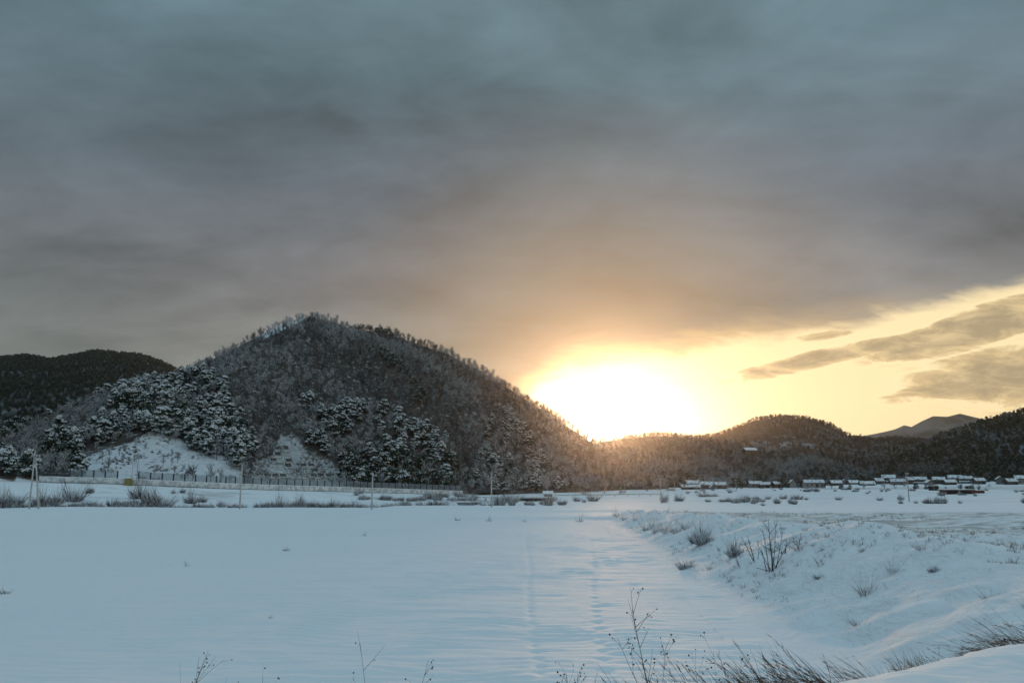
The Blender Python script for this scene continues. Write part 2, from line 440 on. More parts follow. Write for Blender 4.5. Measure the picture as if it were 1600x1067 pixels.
def gz(x, y, fine=True):
    x = np.asarray(x, float); y = np.asarray(y, float)
    z = np.zeros(np.broadcast(x, y).shape)
    # paddy field: far terrace, shallow swells
    z = z + 0.38 * sstep(y + 0.06 * x, 117, 121) * sstep(x, -28, -22)
    z = z + 0.25 * sstep(y, 138, 141)
    z = z + 0.12 * fbm(x, y, 22, 3, 1) * sstep(y, 12, 30)
    z = z + 0.5 * vnoise(x, y, 30, 9) * sstep(y, 120, 170)
    # bank on the right and the field above it
    fx = foot_x(y); w = np.interp(y, [0, 30, 60, 120], [8.5, 8.5, 7.0, 3.5])
    s = (x - fx + 0.8 * vnoise(x, y, 6, 21)) / w
    up = upper_z(y)
    t = np.clip(s, 0, 1); prof = 0.45 * (1 - (1 - t) ** 1.7) + 0.55 * t * t * (3 - 2 * t)
    bank = prof * up
    lump = sstep(s, 0.0, 0.3) * sstep(y, 10, 18) * (1 - sstep(y, 125, 150))
    bank = bank + lump * (0.55 * fbm(x + 0.4 * y, y, 5.5, 4, 30) * (1 - 0.6 * sstep(s, 1.1, 1.8)))
    bank = bank + 0.45 * np.exp(-((s - 0.98) / 0.16) ** 2) * lump * (0.6 + 1.2 * vnoise(x, y, 7, 33))
    z = np.where(x > fx - 2, np.maximum(z, bank), z)
    # beyond the far field edge: shallow stream bed, then up to the road
    ed = 163 + 0.0 * x
    ry = road_y(x); rz = road_z(x)
    dip = sstep(y, ed, ed + 6)
    left = 1 - sstep(x, -22, 6)
    z = z * (1 - dip * left) + (-0.5) * dip * left
    tt = np.clip((y - (ed + 6)) / (ry - 1.2 - (ed + 6)), 0, 1)
    rise = (rz - 1.55 + 0.5) * tt ** 1.15 + 0.9 * fbm(x, y, 9, 3, 40) * np.sin(np.pi * tt)
    z = z + rise * left * (y > ed)
    z = np.where((y >= ry + 3.4) & (left > 0.02), z * (1 - left) + (rz - 0.15) * left, z)
    # wide plain on the right, rising gently to the village
    pl = sstep(y, 165, 600) * (1 - left)
    z = z + pl * 0.1 + (1 - left) * sstep(y, 160, 200) * (0.35 * fbm(x, y, 40, 3, 50) - 0.25) + (1 - left) * 2.5 * sstep(y, 640, 900)
    if fine:
        fld = (1 - sstep(x, fx - 1.5, fx + 1.0)) * sstep(y, 10, 16) * (1 - sstep(y, 70, 118))
        # snow over stubble rows: broken crosswise ripples
        ph = y * 2 * math.pi / 0.66 + 9.0 * vnoise(x, y, 3.5, 60) + 4.0 * vnoise(x, y, 1.1, 61)
        amp = 0.012 + 0.034 * sstep(vnoise(x, y, 2.4, 62) + 0.5 * vnoise(x, y, 9, 63), -0.1, 0.45)
        z = z + fld * (amp * np.sin(ph) + 0.06 * fbm(x * 0.5, y * 1.3, 1.5, 4, 66))
        # trodden line and an animal track
        for x0, x1, dep, wd, st in ((2.2, 11.6, 0.05, 0.20, 1.35), (0.6, 2.0, 0.05, 0.18, 1.0)):
            xc = x0 + (x1 - x0) * (y - 20) / 100 + 0.35 * vnoise(y, y * 0, 7, 70)
            step = 0.5 + 0.5 * np.sin(y * 2 * math.pi / st)
            z = z - fld * dep * np.exp(-((x - xc) / wd) ** 2) * step
        z = z + lump * 0.20 * fbm(x + 0.6 * y, y * .8, 1.5, 4, 80)
        z = z + lump * sstep(s, 1.15, 1.6) * 0.07 * fbm(x * 0.4, y * 1.8, 1.2, 3, 82)
    # road shoulder the camera stands on
    d = y - rim_y(x)
    sh = 3.9 - 0.62 * np.maximum(d, 0) - 0.10 * sstep(d, -0.5, 0.15) + 0.05 * fbm(x, y, 1.3, 4, 90) + 0.012 * vnoise(x, y, .13, 93)
    z = np.maximum(z, np.where(y < 40, sh, -9))
    z = z - 1.5 * sstep(np.hypot(x, y), 1500, 3300)
    return z

def make_ground():
    rad = [1.2]
    while rad[-1] < 3350:
        r = rad[-1]
        k = 1.015 if r < 5 else 1.0062 if r < 120 else 1.010 if r < 700 else 1.06
        rad.append(r * k)
    fine = np.arange(-38, 38.01, 0.13)
    th = np.concatenate([fine, np.arange(40, 320, 2.5)])
    th = np.radians(th); rad = np.array(rad)
    RR, TT = np.meshgrid(rad, th, indexing="ij")
    X = RR * np.sin(TT); Y = RR * np.cos(TT)
    Z = gz(X, Y)
    V = np.stack([X, Y, Z], -1)
    o = grid_object("snow_ground", V, len(rad), len(th), [M["ground"]], wrap=True, flip=True)
    tag(o, kind="structure")
    mb = MB(); n = 24
    c = len(mb.v)
    pts = [(1.2 * math.sin(2 * math.pi * k / n), 1.2 * math.cos(2 * math.pi * k / n)) for k in range(n)]
    # close the small hole under the camera
    mb.v.append((0, 0, float(gz(0, 0)))); mb.v += [(1.25 * p[0] / 1.2, 1.25 * p[1] / 1.2, float(gz(p[0], p[1])) - 0.004) for p in pts]
    for k in range(n): mb.f.append((0, 1 + (k + 1) % n, 1 + k)); mb.m.append(0)
    tag(mb.build("verge", M["ground"]), kind="structure")
make_ground()
def on_ground(px, D):
    x = ray(px, HOR)[0] * D
    return (x, D, float(gz(x, D)))
def from_base(px, py, z=0.0, it=6):
    """ground point that is seen at a pixel"""
    rx, rz = ray(px, py); D = (CAM_H - z) / -rz
    for _ in range(it):
        z = float(gz(rx * D, D, False)); D = 0.5 * D + 0.5 * (CAM_H - z) / -rz
    return (rx * D, D, float(gz(rx * D, D)))

# ------------------------------------------------------------------ hills
class Hill:
    def __init__(self, name, ridge, foot, th, m, nu=220, nv=70, amp=1.0, nscale=40, back=0.8, prof=0.35, seed=0, label=None):
        self.px0, self.px1 = ridge[0][0], ridge[-1][0]
        self.rp = np.array([r[0] for r in ridge], float)
        ys = np.array([r[1] for r in ridge], float); self.rd = np.array([r[2] for r in ridge], float)
        P = [at(r[0], r[1], r[2]) for r in ridge]
        self.rx = np.array([p[0] / p[1] for p in P]); self.rz = np.array([p[2] for p in P]) - th
        self.fp = np.array([f[0] for f in foot], float); self.fd = np.array([f[1] for f in foot], float); self.fz = np.array([f[2] for f in foot], float)
        self.amp, self.ns, self.back, self.prof, self.seed = amp, nscale, back, prof, seed
        u = np.linspace(self.px0, self.px1, nu); v = np.concatenate([np.linspace(0, 1, nv), np.linspace(1, 2, 14)[1:]])
        VV, UU = np.meshgrid(v, u, indexing="ij")
        X, Y, Z = self.pos(UU, VV)
        o = grid_object(name, np.stack([X, Y, Z], -1), len(v), nu, [m], flip=False)
        tag(o, label, kind="structure"); self.obj = o
    def pos(self, u, v):
        u = np.asarray(u, float); v = np.asarray(v, float)
        Dr = np.interp(u, self.rp, self.rd); zr = np.interp(u, self.rp, self.rz); rxr = np.interp(u, self.rp, self.rx)
        Df = np.interp(u, self.fp, self.fd); zf = np.interp(u, self.fp, self.fz); rxf = (u - 800) / F * math.cos(PITCH)
        vf = np.clip(v, 0, 1); vb = np.clip(v - 1, 0, 1)
        Dp = np.maximum(Dr - Df, 2.0)
        D = Df + Dp * vf + vb * self.back * Dp
        rx = rxf + (rxr - rxf) * vf
        X = rx * D
        p = vf * (1 - self.prof) + self.prof * (0.5 - 0.5 * np.cos(np.pi * vf))
        Z = zf + (zr - zf) * p
        env = np.sin(np.pi * np.clip(vf, 0, 1)) * (1 - 0.6 * vf)
        Z = Z + self.amp * (fbm(X, D, self.ns, 4, self.seed) * 1.5) * env * np.clip((zr - zf) / 30, 0, 1)
        Z = Z - vb ** 1.3 * np.maximum(zr - zf, 0) * 1.15
        return X, D, Z
def proj(x, y, z):
    cp, sp = math.cos(PITCH), math.sin(PITCH)
    dz = z - CAM_H; fw = y * cp + dz * sp; upv = dz * cp - y * sp
    return 800 + F * x / fw, 533.5 - F * upv / fw

HM_main = hill_mat("hill_undergrowth_snow", (0.76, 0.80, 0.84), (0.075, 0.066, 0.060), 0.5, 0.50, 0.82, open_mask=True)
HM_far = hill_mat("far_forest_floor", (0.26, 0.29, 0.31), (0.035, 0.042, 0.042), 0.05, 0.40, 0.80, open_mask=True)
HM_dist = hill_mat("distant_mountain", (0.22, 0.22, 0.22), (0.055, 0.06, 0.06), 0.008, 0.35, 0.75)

foot_front = [(p_, d_ + 3.0, z_ - 0.3) for p_, d_, z_ in zip(RW_PX, RW_D, [at(a, b, c)[2] for a, b, c in zip(RW_PX, RW_Y, RW_D)])]
hillA = Hill("near_hill",
    [(-260, 700, 255), (-100, 672, 265), (0, 660, 275), (60, 650, 285), (130, 622, 300), (180, 603, 312), (230, 590, 325), (285, 577, 340), (320, 558, 352), (360, 540, 362), (410, 514, 378), (445, 498, 388), (487, 487, 398), (525, 496, 396), (560, 512, 390), (600, 540, 376), (640, 582, 360), (680, 638, 345), (705, 690, 332), (730, 742, 322), (745, 764, 318)],
    foot_front + [(750, 316, 1.4)], 2.6, HM_main, nu=320, nv=90, amp=7.0, nscale=62, seed=3, back=1.2)
hillB = Hill("near_hill_shoulder",
    [(440, 560, 470), (500, 520, 475), (560, 508, 480), (600, 511, 482), (650, 529, 484), (700, 545, 487), (750, 571, 490), (800, 602, 495), (850, 634, 500), (900, 667, 508), (935, 691, 514), (965, 708, 520), (1000, 728, 530), (1045, 750, 545)],
    [(440, 300, 2), (650, 312, 1.6), (740, 318, 1.2), (800, 322, 1.0), (862, 330, 0.8), (880, 350, 0.7), (930, 410, 0.7), (1000, 480, 0.8), (1045, 530, 1.0)], 3.2, HM_main, nu=260, nv=80, amp=8.0, nscale=65, seed=9)
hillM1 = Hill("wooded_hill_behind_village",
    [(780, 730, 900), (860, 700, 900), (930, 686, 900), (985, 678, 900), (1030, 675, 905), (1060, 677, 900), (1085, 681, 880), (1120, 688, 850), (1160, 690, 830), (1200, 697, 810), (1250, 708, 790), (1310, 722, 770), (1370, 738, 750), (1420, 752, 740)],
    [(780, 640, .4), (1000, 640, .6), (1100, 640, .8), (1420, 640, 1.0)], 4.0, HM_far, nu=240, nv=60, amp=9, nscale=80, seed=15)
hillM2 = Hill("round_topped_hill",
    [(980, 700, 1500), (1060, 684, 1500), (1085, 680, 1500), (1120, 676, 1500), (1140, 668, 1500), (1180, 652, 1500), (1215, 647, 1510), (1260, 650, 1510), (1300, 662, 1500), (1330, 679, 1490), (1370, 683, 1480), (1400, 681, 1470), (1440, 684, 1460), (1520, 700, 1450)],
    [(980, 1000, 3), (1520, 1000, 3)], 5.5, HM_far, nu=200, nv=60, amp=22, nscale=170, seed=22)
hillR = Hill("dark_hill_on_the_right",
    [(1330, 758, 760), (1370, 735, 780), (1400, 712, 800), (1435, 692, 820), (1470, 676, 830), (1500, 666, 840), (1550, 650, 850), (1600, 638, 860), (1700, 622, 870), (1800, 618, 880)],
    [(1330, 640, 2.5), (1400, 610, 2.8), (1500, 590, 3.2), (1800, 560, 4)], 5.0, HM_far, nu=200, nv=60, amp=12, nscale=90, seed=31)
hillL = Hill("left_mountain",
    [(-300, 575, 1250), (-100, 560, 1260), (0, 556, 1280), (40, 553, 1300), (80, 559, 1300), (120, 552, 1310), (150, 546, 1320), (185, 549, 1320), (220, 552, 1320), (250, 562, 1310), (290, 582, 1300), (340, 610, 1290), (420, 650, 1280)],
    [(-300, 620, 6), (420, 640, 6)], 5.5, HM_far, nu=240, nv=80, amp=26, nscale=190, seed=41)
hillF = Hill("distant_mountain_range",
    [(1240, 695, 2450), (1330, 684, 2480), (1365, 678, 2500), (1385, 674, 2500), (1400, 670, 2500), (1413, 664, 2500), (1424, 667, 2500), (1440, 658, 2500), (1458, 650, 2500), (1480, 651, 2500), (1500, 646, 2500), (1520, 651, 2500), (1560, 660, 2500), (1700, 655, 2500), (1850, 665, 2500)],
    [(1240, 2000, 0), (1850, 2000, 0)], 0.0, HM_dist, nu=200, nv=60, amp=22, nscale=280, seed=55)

# ------------------------------------------------------------------ trees
def rvec(r):
    while True:
        v = Vector((r.uniform(-1, 1), r.uniform(-1, 1), r.uniform(-1, 1)))
        if 0.05 < v.length <= 1: return v

def evergreen_proto(seed, h=6.5, w=3.0, clumps=34, leaves=46, snow=0.78, leafsz=0.46):
    r = random.Random(seed)
    tr = MB(); tr.tube([(0, 0, -0.6), (0.05, 0, h * 0.3), (0.1, 0.05, h * 0.7)], [0.22, 0.16, 0.06], 6)
    for k in range(5):
        a = k * 2.4; z0 = h * (0.25 + 0.09 * k)
        tr.tube([(0.03, 0, z0), (math.cos(a) * w * 0.3, math.sin(a) * w * 0.3, z0 + h * 0.12), (math.cos(a) * w * 0.55, math.sin(a) * w * 0.55, z0 + h * 0.2)], [0.09, 0.06, 0.02], 4)
    cr = MB()
    for c in range(clumps):
        a = r.uniform(0, 2 * math.pi); t = r.random() ** 0.8
        z = h * (0.16 + 0.84 * t)
        prof = math.sin(math.pi * min(1, (t * 0.80 + 0.20))) ** 0.6
        rr = w * prof * (r.random() ** 0.4) * 0.78
        c0 = Vector((math.cos(a) * rr, math.sin(a) * rr, z - 0.5 * h * 0.1))
        cs = r.uniform(0.6, 1.1) * w / 3.0
        sn = r.random() < 0.86
        for _ in range(leaves):
            d = rvec(r).normalized()
            p = c0 + Vector((d.x, d.y, d.z * 0.8)) * cs * r.uniform(0.75, 1.1)
            nrm = (d + rvec(r) * 0.55).normalized()
            t1 = nrm.orthogonal().normalized(); t1 = (t1 + nrm.cross(t1) * r.uniform(-1, 1)).normalized(); t2 = nrm.cross(t1)
            s = leafsz * r.uniform(0.5, 1.1) * w / 3.0
            mi = 1 if (sn and d.z > 0.12 and r.random() < snow * 1.5) else 0
            if mi: p = p + Vector((0, 0, 0.06))
            cr.quad(tuple(p - t1 * s * .5 - t2 * s * .35), tuple(p + t1 * s * .5 - t2 * s * .25), tuple(p + t1 * s * .4 + t2 * s * .4), tuple(p - t1 * s * .35 + t2 * s * .3), mi)
    return tr.mesh("trunk", [M["bark"]]), cr.mesh("crown", [M["leaf"], M["leaf_snow"]])

def conifer_proto(seed, h=10, w=2.4, tiers=16, snow=0.3, mats=("conifer", "leaf_snow")):
    r = random.Random(seed)
    tr = MB(); tr.tube([(0, 0, -0.8), (0, 0, h * 0.5), (0, 0, h * 0.96)], [0.2, 0.13, 0.03], 6)
    cr = MB()
    for k in range(tiers):
        t = k / (tiers - 1); z = h * (0.12 + 0.85 * t); rad = w * (1 - t) ** 0.8 * r.uniform(0.8, 1.1) + 0.15
        n = int(9 - 4 * t)
        for j in range(n):
            a = j * 2 * math.pi / n + r.uniform(-0.3, 0.3) + k; L = rad * r.uniform(0.7, 1.15)
            dx, dy = math.cos(a), math.sin(a); wd = 0.32 * L + 0.12
            drop = L * r.uniform(0.15, 0.4)
            a0 = (0, 0, z); b0 = (dx * L * .6 - dy * wd, dy * L * .6 + dx * wd, z - drop * .5 + r.uniform(-.1, .1)); c0 = (dx * L, dy * L, z - drop); d0 = (dx * L * .6 + dy * wd, dy * L * .6 - dx * wd, z - drop * .5)
            cr.quad(a0, b0, c0, d0, 1 if r.random() < snow else 0)
            cr.quad((0, 0, z - .3), (b0[0] * .9, b0[1] * .9, b0[2] - .35), (c0[0] * .95, c0[1] * .95, c0[2] - .35), (d0[0] * .9, d0[1] * .9, d0[2] - .35), 0)
    return tr.mesh("trunk", [M["bark"]]), cr.mesh("crown", [M[mats[0]], M[mats[1]]])

def bare_proto(seed, h=7.0, w=2.9, twigs=430, frost=0.25, tw=0.038):
    r = random.Random(seed)
    tr = MB(); lean = r.uniform(-.4, .4)
    tr.tube([(0, 0, -0.8), (lean * .2, 0, h * .35), (lean * .6, 0, h * .65), (lean, 0, h * .92)], [.16, .12, .07, .02], 5)
    cr = MB(); limbs = []
    for k in range(11):
        a = r.uniform(0, 6.28); z0 = h * r.uniform(.22, .7); L = w * r.uniform(.5, 1.0) * (1.1 - z0 / h * .6)
        p0 = Vector((lean * z0 / h, 0, z0)); p2 = p0 + Vector((math.cos(a) * L, math.sin(a) * L, h * r.uniform(.16, .34)))
        p1 = p0.lerp(p2, .5) + Vector((0, 0, -.15 * L + .1))
        cr.tube([p0, p1, p2], [.06, .04, .012], 3, 0, cap=False); limbs.append((p0, p1, p2))
    limbs.append((Vector((0, 0, h * .35)), Vector((lean * .6, 0, h * .65)), Vector((lean, 0, h * .95))))
    for _ in range(twigs):
        p0, p1, p2 = r.choice(limbs); t = r.uniform(.15, 1.0)
        p = (p0 * (1 - t) ** 2 + p1 * 2 * t * (1 - t) + p2 * t * t)
        d = (rvec(r) * 1.0 + Vector((0, 0, .75)) + (p2 - p0).normalized() * .5).normalized()
        L = r.uniform(.5, 1.5) * h / 7
        s = d.orthogonal().normalized(); s = (s + d.cross(s) * r.uniform(-1, 1)).normalized() * tw * r.uniform(.6, 1.5)
        mi = 1 if r.random() < frost else 0
        cr.tri(tuple(p - s), tuple(p + s), tuple(p + d * L), mi)
        q = p + d * L * .45; d2 = (d + rvec(r) * .8).normalized()
        cr.tri(tuple(q - s * .7), tuple(q + s * .7), tuple(q + d2 * L * .6), mi)
    return tr.mesh("trunk", [M["bark"]]), cr.mesh("crown", [M["twig"], M["frost"]])

PROTO = {"ever": [evergreen_proto(s) for s in (1, 2, 3, 4)] + [evergreen_proto(5, 8.0, 2.7, 50)],
         "everdark": [evergreen_proto(s, snow=0.16) for s in (11, 12, 13)],
         "everblack": [evergreen_proto(s, snow=0.03) for s in (14, 15)],
         "bare": [bare_proto(s) for s in (21, 22, 23, 24, 25)],
         "barefrost": [bare_proto(s, frost=0.6, twigs=480) for s in (31, 32, 33)],
         "barewhite": [bare_proto(s, frost=0.8, twigs=380) for s in (34, 35)],
         "bareplain": [bare_proto(s, frost=0.06) for s in (36, 37, 38)],
         "conifer": [conifer_proto(s) for s in (41, 42)] + [conifer_proto(43, 10, 2.4, 16, 0.7)],
         }
# combined single meshes for the massed stands
def joined(name, pair):
    mb = MB(); mats = []
    for me in pair:
        base = len(mats); mats += list(me.materials); n0 = len(mb.v)
        mb.v += [tuple(v.co) for v in me.vertices]
        for p in me.polygons:
            mb.f.append(tuple(n0 + i for i in p.vertices)); mb.m.append(base + p.material_index)
    me = mb.mesh(name, mats)
    return bpy.data.objects.new(name, me)       # kept out of the scene: only a source for the massed stands
SRC = {k: [joined("stand_tree", p) for p in v] for k, v in PROTO.items()}

def stand(name, pts, rot, scl, idx, sources, label=None, cat=None):
    """ONE object: a mass of trees or plants on given points"""
    me = bpy.data.meshes.new(name); me.vertices.add(len(pts)); me.vertices.foreach_set("co", np.asarray(pts, np.float32).ravel())
    a = me.attributes.new("rot", "FLOAT_VECTOR", "POINT"); a.data.foreach_set("vector", np.asarray(rot, np.float32).ravel())
    a = me.attributes.new("scl", "FLOAT_VECTOR", "POINT"); a.data.foreach_set("vector", np.asarray(scl, np.float32).ravel())
    a = me.attributes.new("pick", "INT", "POINT"); a.data.foreach_set("value", np.asarray(idx, np.int32))
    me.update()
    o = bpy.data.objects.new(name, me); COL.objects.link(o)
    ng = bpy.data.node_groups.new(name, "GeometryNodeTree")
    ng.interface.new_socket("Geometry", in_out="INPUT", socket_type="NodeSocketGeometry")
    ng.interface.new_socket("Geometry", in_out="OUTPUT", socket_type="NodeSocketGeometry")
    N = ng.nodes; L = ng.links
    gi = N.new("NodeGroupInput"); go = N.new("NodeGroupOutput"); ip = N.new("GeometryNodeInstanceOnPoints")
    jg = N.new("GeometryNodeJoinGeometry")
    for s in sources:
        oi = N.new("GeometryNodeObjectInfo"); oi.inputs["Object"].default_value = s; oi.inputs["As Instance"].default_value = True
        L.new(oi.outputs["Geometry"], jg.inputs[0])
    def attr(nm, ty):
        n = N.new("GeometryNodeInputNamedAttribute"); n.data_type = ty; n.inputs[0].default_value = nm; return n.outputs[0]
    er = N.new("FunctionNodeEulerToRotation"); L.new(attr("rot", "FLOAT_VECTOR"), er.inputs[0])
    L.new(gi.outputs[0], ip.inputs["Points"]); L.new(jg.outputs[0], ip.inputs["Instance"])
    ip.inputs["Pick Instance"].default_value = True
    L.new(attr("pick", "INT"), ip.inputs["Instance Index"]); L.new(er.outputs[0], ip.inputs["Rotation"]); L.new(attr("scl", "FLOAT_VECTOR"), ip.inputs["Scale"])
    L.new(ip.outputs[0], go.inputs[0])
    md = o.modifiers.new("stand", "NODES"); md.node_group = ng
    tag(o, label, cat, kind="stuff"); return o

def inside(px, py, poly):
    n = len(poly); r = np.zeros(np.shape(px), bool)
    for i in range(n):
        x1, y1 = poly[i]; x2, y2 = poly[(i + 1) % n]
        c = ((y1 > py) != (y2 > py)) & (px < (x2 - x1) * (py - y1) / (y2 - y1 + 1e-9) + x1)
        r ^= c
    return r

CREST = [(402, 524), (425, 508), (447, 492), (478, 482), (482, 494), (462, 506), (430, 522), (410, 530)]
CLEAR = [(112, 742), (135, 712), (170, 700), (205, 692), (235, 672), (262, 672), (300, 700), (345, 712), (378, 730), (378, 760), (100, 760)]
GRID = [(392, 760), (398, 722), (425, 712), (438, 680), (466, 684), (478, 708), (510, 718), (545, 745), (548, 770)]
EV1 = [(-300, 680), (0, 660), (90, 635), (140, 612), (250, 588), (330, 588), (355, 600), (385, 640), (412, 690), (425, 735), (380, 740), (300, 700), (240, 668), (190, 694), (120, 716), (100, 752), (-300, 752)]
EV2 = [(450, 640), (500, 628), (560, 620), (612, 640), (660, 672), (722, 690), (715, 712), (735, 770), (560, 768), (500, 700), (460, 672)]
EV3 = [(745, 690), (780, 640), (830, 680), (880, 770), (740, 775)]

def sample(h, n, seed, u0=None, u1=None, spacing=None):
    r = np.random.default_rng(seed)
    u = r.uniform(h.px0 if u0 is None else u0, h.px1 if u1 is None else u1, n * 3); v = r.random(n * 3) * 1.04
    Dr = np.interp(u, h.rp, h.rd); Df = np.interp(u, h.fp, h.fd)
    w = np.maximum(Dr - Df, 2) * (Df + (Dr - Df) * v)       # area on the ground
    keep = r.random(len(u)) < w / w.max()
    u, v = u[keep][:n], v[keep][:n]
    X, Y, Z = h.pos(u, v)
    if spacing:
        cell = {}; ok = []
        for i in range(len(X)):
            k = (int(X[i] // spacing), int(Y[i] // spacing)); cell_ok = True
            for a in (-1, 0, 1):
                for b in (-1, 0, 1):
                    for j in cell.get((k[0] + a, k[1] + b), ()):
                        if (X[i] - X[j]) ** 2 + (Y[i] - Y[j]) ** 2 < spacing ** 2: cell_ok = False
            if cell_ok: cell.setdefault(k, []).append(i); ok.append(i)
        ok = np.array(ok); X, Y, Z = X[ok], Y[ok], Z[ok]
    return X, Y, Z

me_ = hillA.obj.data; co_ = np.empty(len(me_.vertices) * 3, np.float32); me_.vertices.foreach_get("co", co_); co_ = co_.reshape(-1, 3)
PX, PY = proj(co_[:, 0], co_[:, 1], co_[:, 2])
FIELDS = [[(1172, 690), (1190, 688.5), (1208, 690.5), (1196, 693.5), (1176, 693.5)], [(1218, 693), (1230, 690), (1240, 694), (1232, 698), (1220, 697)], [(1250, 693), (1262, 692), (1278, 697), (1270, 700), (1252, 697)]]
for hh_ in (hillM1, hillM2, hillR, hillL):
    d_ = hh_.obj.data; c_ = np.empty(len(d_.vertices) * 3, np.float32); d_.vertices.foreach_get("co", c_); c_ = c_.reshape(-1, 3)
    px_, py_ = proj(c_[:, 0], c_[:, 1], c_[:, 2]); val = np.zeros(len(c_))
    if hh_ is hillM2:
        for P_ in FIELDS: val = np.maximum(val, inside(px_, py_, P_) * 1.0)
    d_.attributes.new("open", "FLOAT", "POINT").data.foreach_set("value", val.astype(np.float32))
for nm_ob in (hillA.obj, hillB.obj):
    a_ = nm_ob.data.attributes.new("open", "FLOAT", "POINT")
    if nm_ob is hillA.obj:
        a_.data.foreach_set("value", (inside(PX, PY, CLEAR) * .8 + inside(PX, PY, GRID) * .45 + inside(PX, PY, CREST) * .9).clip(0, 1).astype(np.float32))
TREES = []          # x, y, z, kind, scale
def plant(h, n, seed, spacing, chooser):
    X, Y, Z = sample(h, n, seed, spacing=spacing)
    PX, PY = proj(X, Y, Z)
    kinds, scl, keep = chooser(X, Y, Z, PX, PY, np.random.default_rng(seed + 100))
    for i in np.nonzero(keep)[0]: TREES.append((X[i], Y[i], Z[i], kinds[i], scl[i], PX[i], PY[i]))

def chooseA(X, Y, Z, PX, PY, r):
    nz = fbm(X, Y, 28, 3, 71)
    kinds = np.where(r.random(len(X)) < 0.5, "bare", "bareplain").astype(object)
    kinds[nz + .5 * vnoise(X, Y, 6, 77) > 0.02] = "barefrost"
    kinds[(nz < -0.45)] = "everdark"
    wob = 34 * fbm(X, Y, 22, 3, 75)
    for P in (EV1, EV2):
        q = inside(PX + wob, PY + wob - 8, P); kinds[q] = "ever"
        kinds[q & (nz + .7 * vnoise(X, Y, 60, 72) - .35 * (PX < 110) - .25 * ((PY > 665) & (PX < 240)) < -0.28)] = "everdark"
        kinds[q & (r.random(len(X)) < 0.22)] = "barefrost"; kinds[q & (fbm(X, Y, 14, 2, 76) > .3)] = "barefrost"
    low = (PY > 722) & (PX > 540); kinds[low & (r.random(len(X)) < .65)] = "everdark"; kinds[low & (r.random(len(X)) < .3)] = "barefrost"
    kinds[(PY < 522 + 14 * vnoise(X, Y, 8, 5)) & (PX < 482) & (PX > 400)] = "barewhite"
    q = (PX > 250) & (PX < 300) & (PY < 620); kinds[q & (r.random(len(X)) < .35)] = "conifer"
    scl = r.uniform(0.5, 0.85, len(X)); scl[(kinds == 'ever') | (kinds == 'everdark')] *= 1.3
    wx = 34 * fbm(X, Y, 16, 3, 78); wy = 26 * fbm(X, Y, 12, 3, 79)
    keep = ~inside(PX + wx, PY + wy - 3, CLEAR) & ~inside(PX + wx * .6, PY + wy * .6, GRID)
    scl *= np.where(np.interp(PX, hillA.rp, np.interp(hillA.rp, hillA.rp, [proj(a, b, c)[1] for a, b, c in zip(hillA.rx * hillA.rd, hillA.rd, hillA.rz)])) > PY - 12, .72, 1)
    stray = ~keep & (r.random(len(X)) < .10 + .25 * (fbm(X, Y, 9, 2, 74) > .25)); kinds[stray] = 'barefrost'; scl[stray] *= .55; keep |= stray
    return kinds, scl, keep
plant(hillA, 20000, 1, 2.8, chooseA)
def chooseB(X, Y, Z, PX, PY, r):
    nz = fbm(X, Y, 30, 3, 81)
    kinds = np.where(r.random(len(X)) < 0.55, "bare", "bareplain").astype(object)
    kinds[nz + .5 * vnoise(X, Y, 6, 87) > 0.0] = "barefrost"; kinds[nz < -0.45] = "everdark"
    q = inside(PX, PY, EV3); kinds[q] = "barefrost"; kinds[q & (r.random(len(X)) < .45)] = "ever"; kinds[q & (r.random(len(X)) < .12)] = "everdark"
    q = (PX > 780) & (r.random(len(X)) < .22); kinds[q] = "conifer"
    q = (PX > 840) & (r.random(len(X)) < .3); kinds[q] = "barefrost"
    scl = r.uniform(0.5, 0.82, len(X)); scl[kinds == 'ever'] *= 1.15; scl[kinds == "conifer"] *= 0.75
    return kinds, scl, np.ones(len(X), bool)
plant(hillB, 17000, 2, 3.0, chooseB)

TREES.sort(key=lambda t: t[1])
LAB = {
 ("ever", 0): "snow-laden evergreen tree in the wood left of the bare snowy slope",
 ("ever", 1): "snow-laden rounded evergreen tree above the bare snowy slope",
 ("ever", 2): "snow-laden evergreen tree in the belt right of the concrete slope frame",
 ("ever", 3): "snow-flecked evergreen tree at the right-hand foot of the near hill",
 ("everdark", 0): "dark evergreen tree with little snow left of the bare snowy slope",
 ("everdark", 1): "dark evergreen tree with little snow above the bare snowy slope",
 ("everdark", 2): "dark evergreen tree with little snow behind the rockfall fence",
 ("everdark", 3): "dark evergreen tree with little snow at the right-hand foot of the near hill",
 ("bare", 0): "leafless grey tree in the wood left of the bare snowy slope",
 ("bare", 1): "leafless grey tree above the bare snowy slope",
 ("bare", 2): "leafless grey tree rising behind the rockfall fence",
 ("bare", 3): "leafless grey tree at the right-hand foot of the near hill",
 ("barefrost", 0): "leafless tree white with snow, left of the bare snowy slope",
 ("barefrost", 1): "leafless tree white with snow, above the bare snowy slope",
 ("barefrost", 2): "leafless tree white with snow, behind the rockfall fence",
 ("barefrost", 3): "leafless tree white with snow, at the right-hand foot of the near hill",
 ("bareplain", 0): "leafless brown tree without snow, left of the bare snowy slope",
 ("bareplain", 1): "leafless brown tree without snow, above the bare snowy slope",
 ("bareplain", 2): "leafless brown tree without snow, behind the rockfall fence",
 ("bareplain", 3): "leafless brown tree without snow, at the right-hand foot of the near hill",
 }
def zone(px): return 0 if px < 125 else 1 if px < 385 else 2 if px < 730 else 3
cnt = {"ever": 0, "bare": 0}
rest = []
rr = random.Random(99)
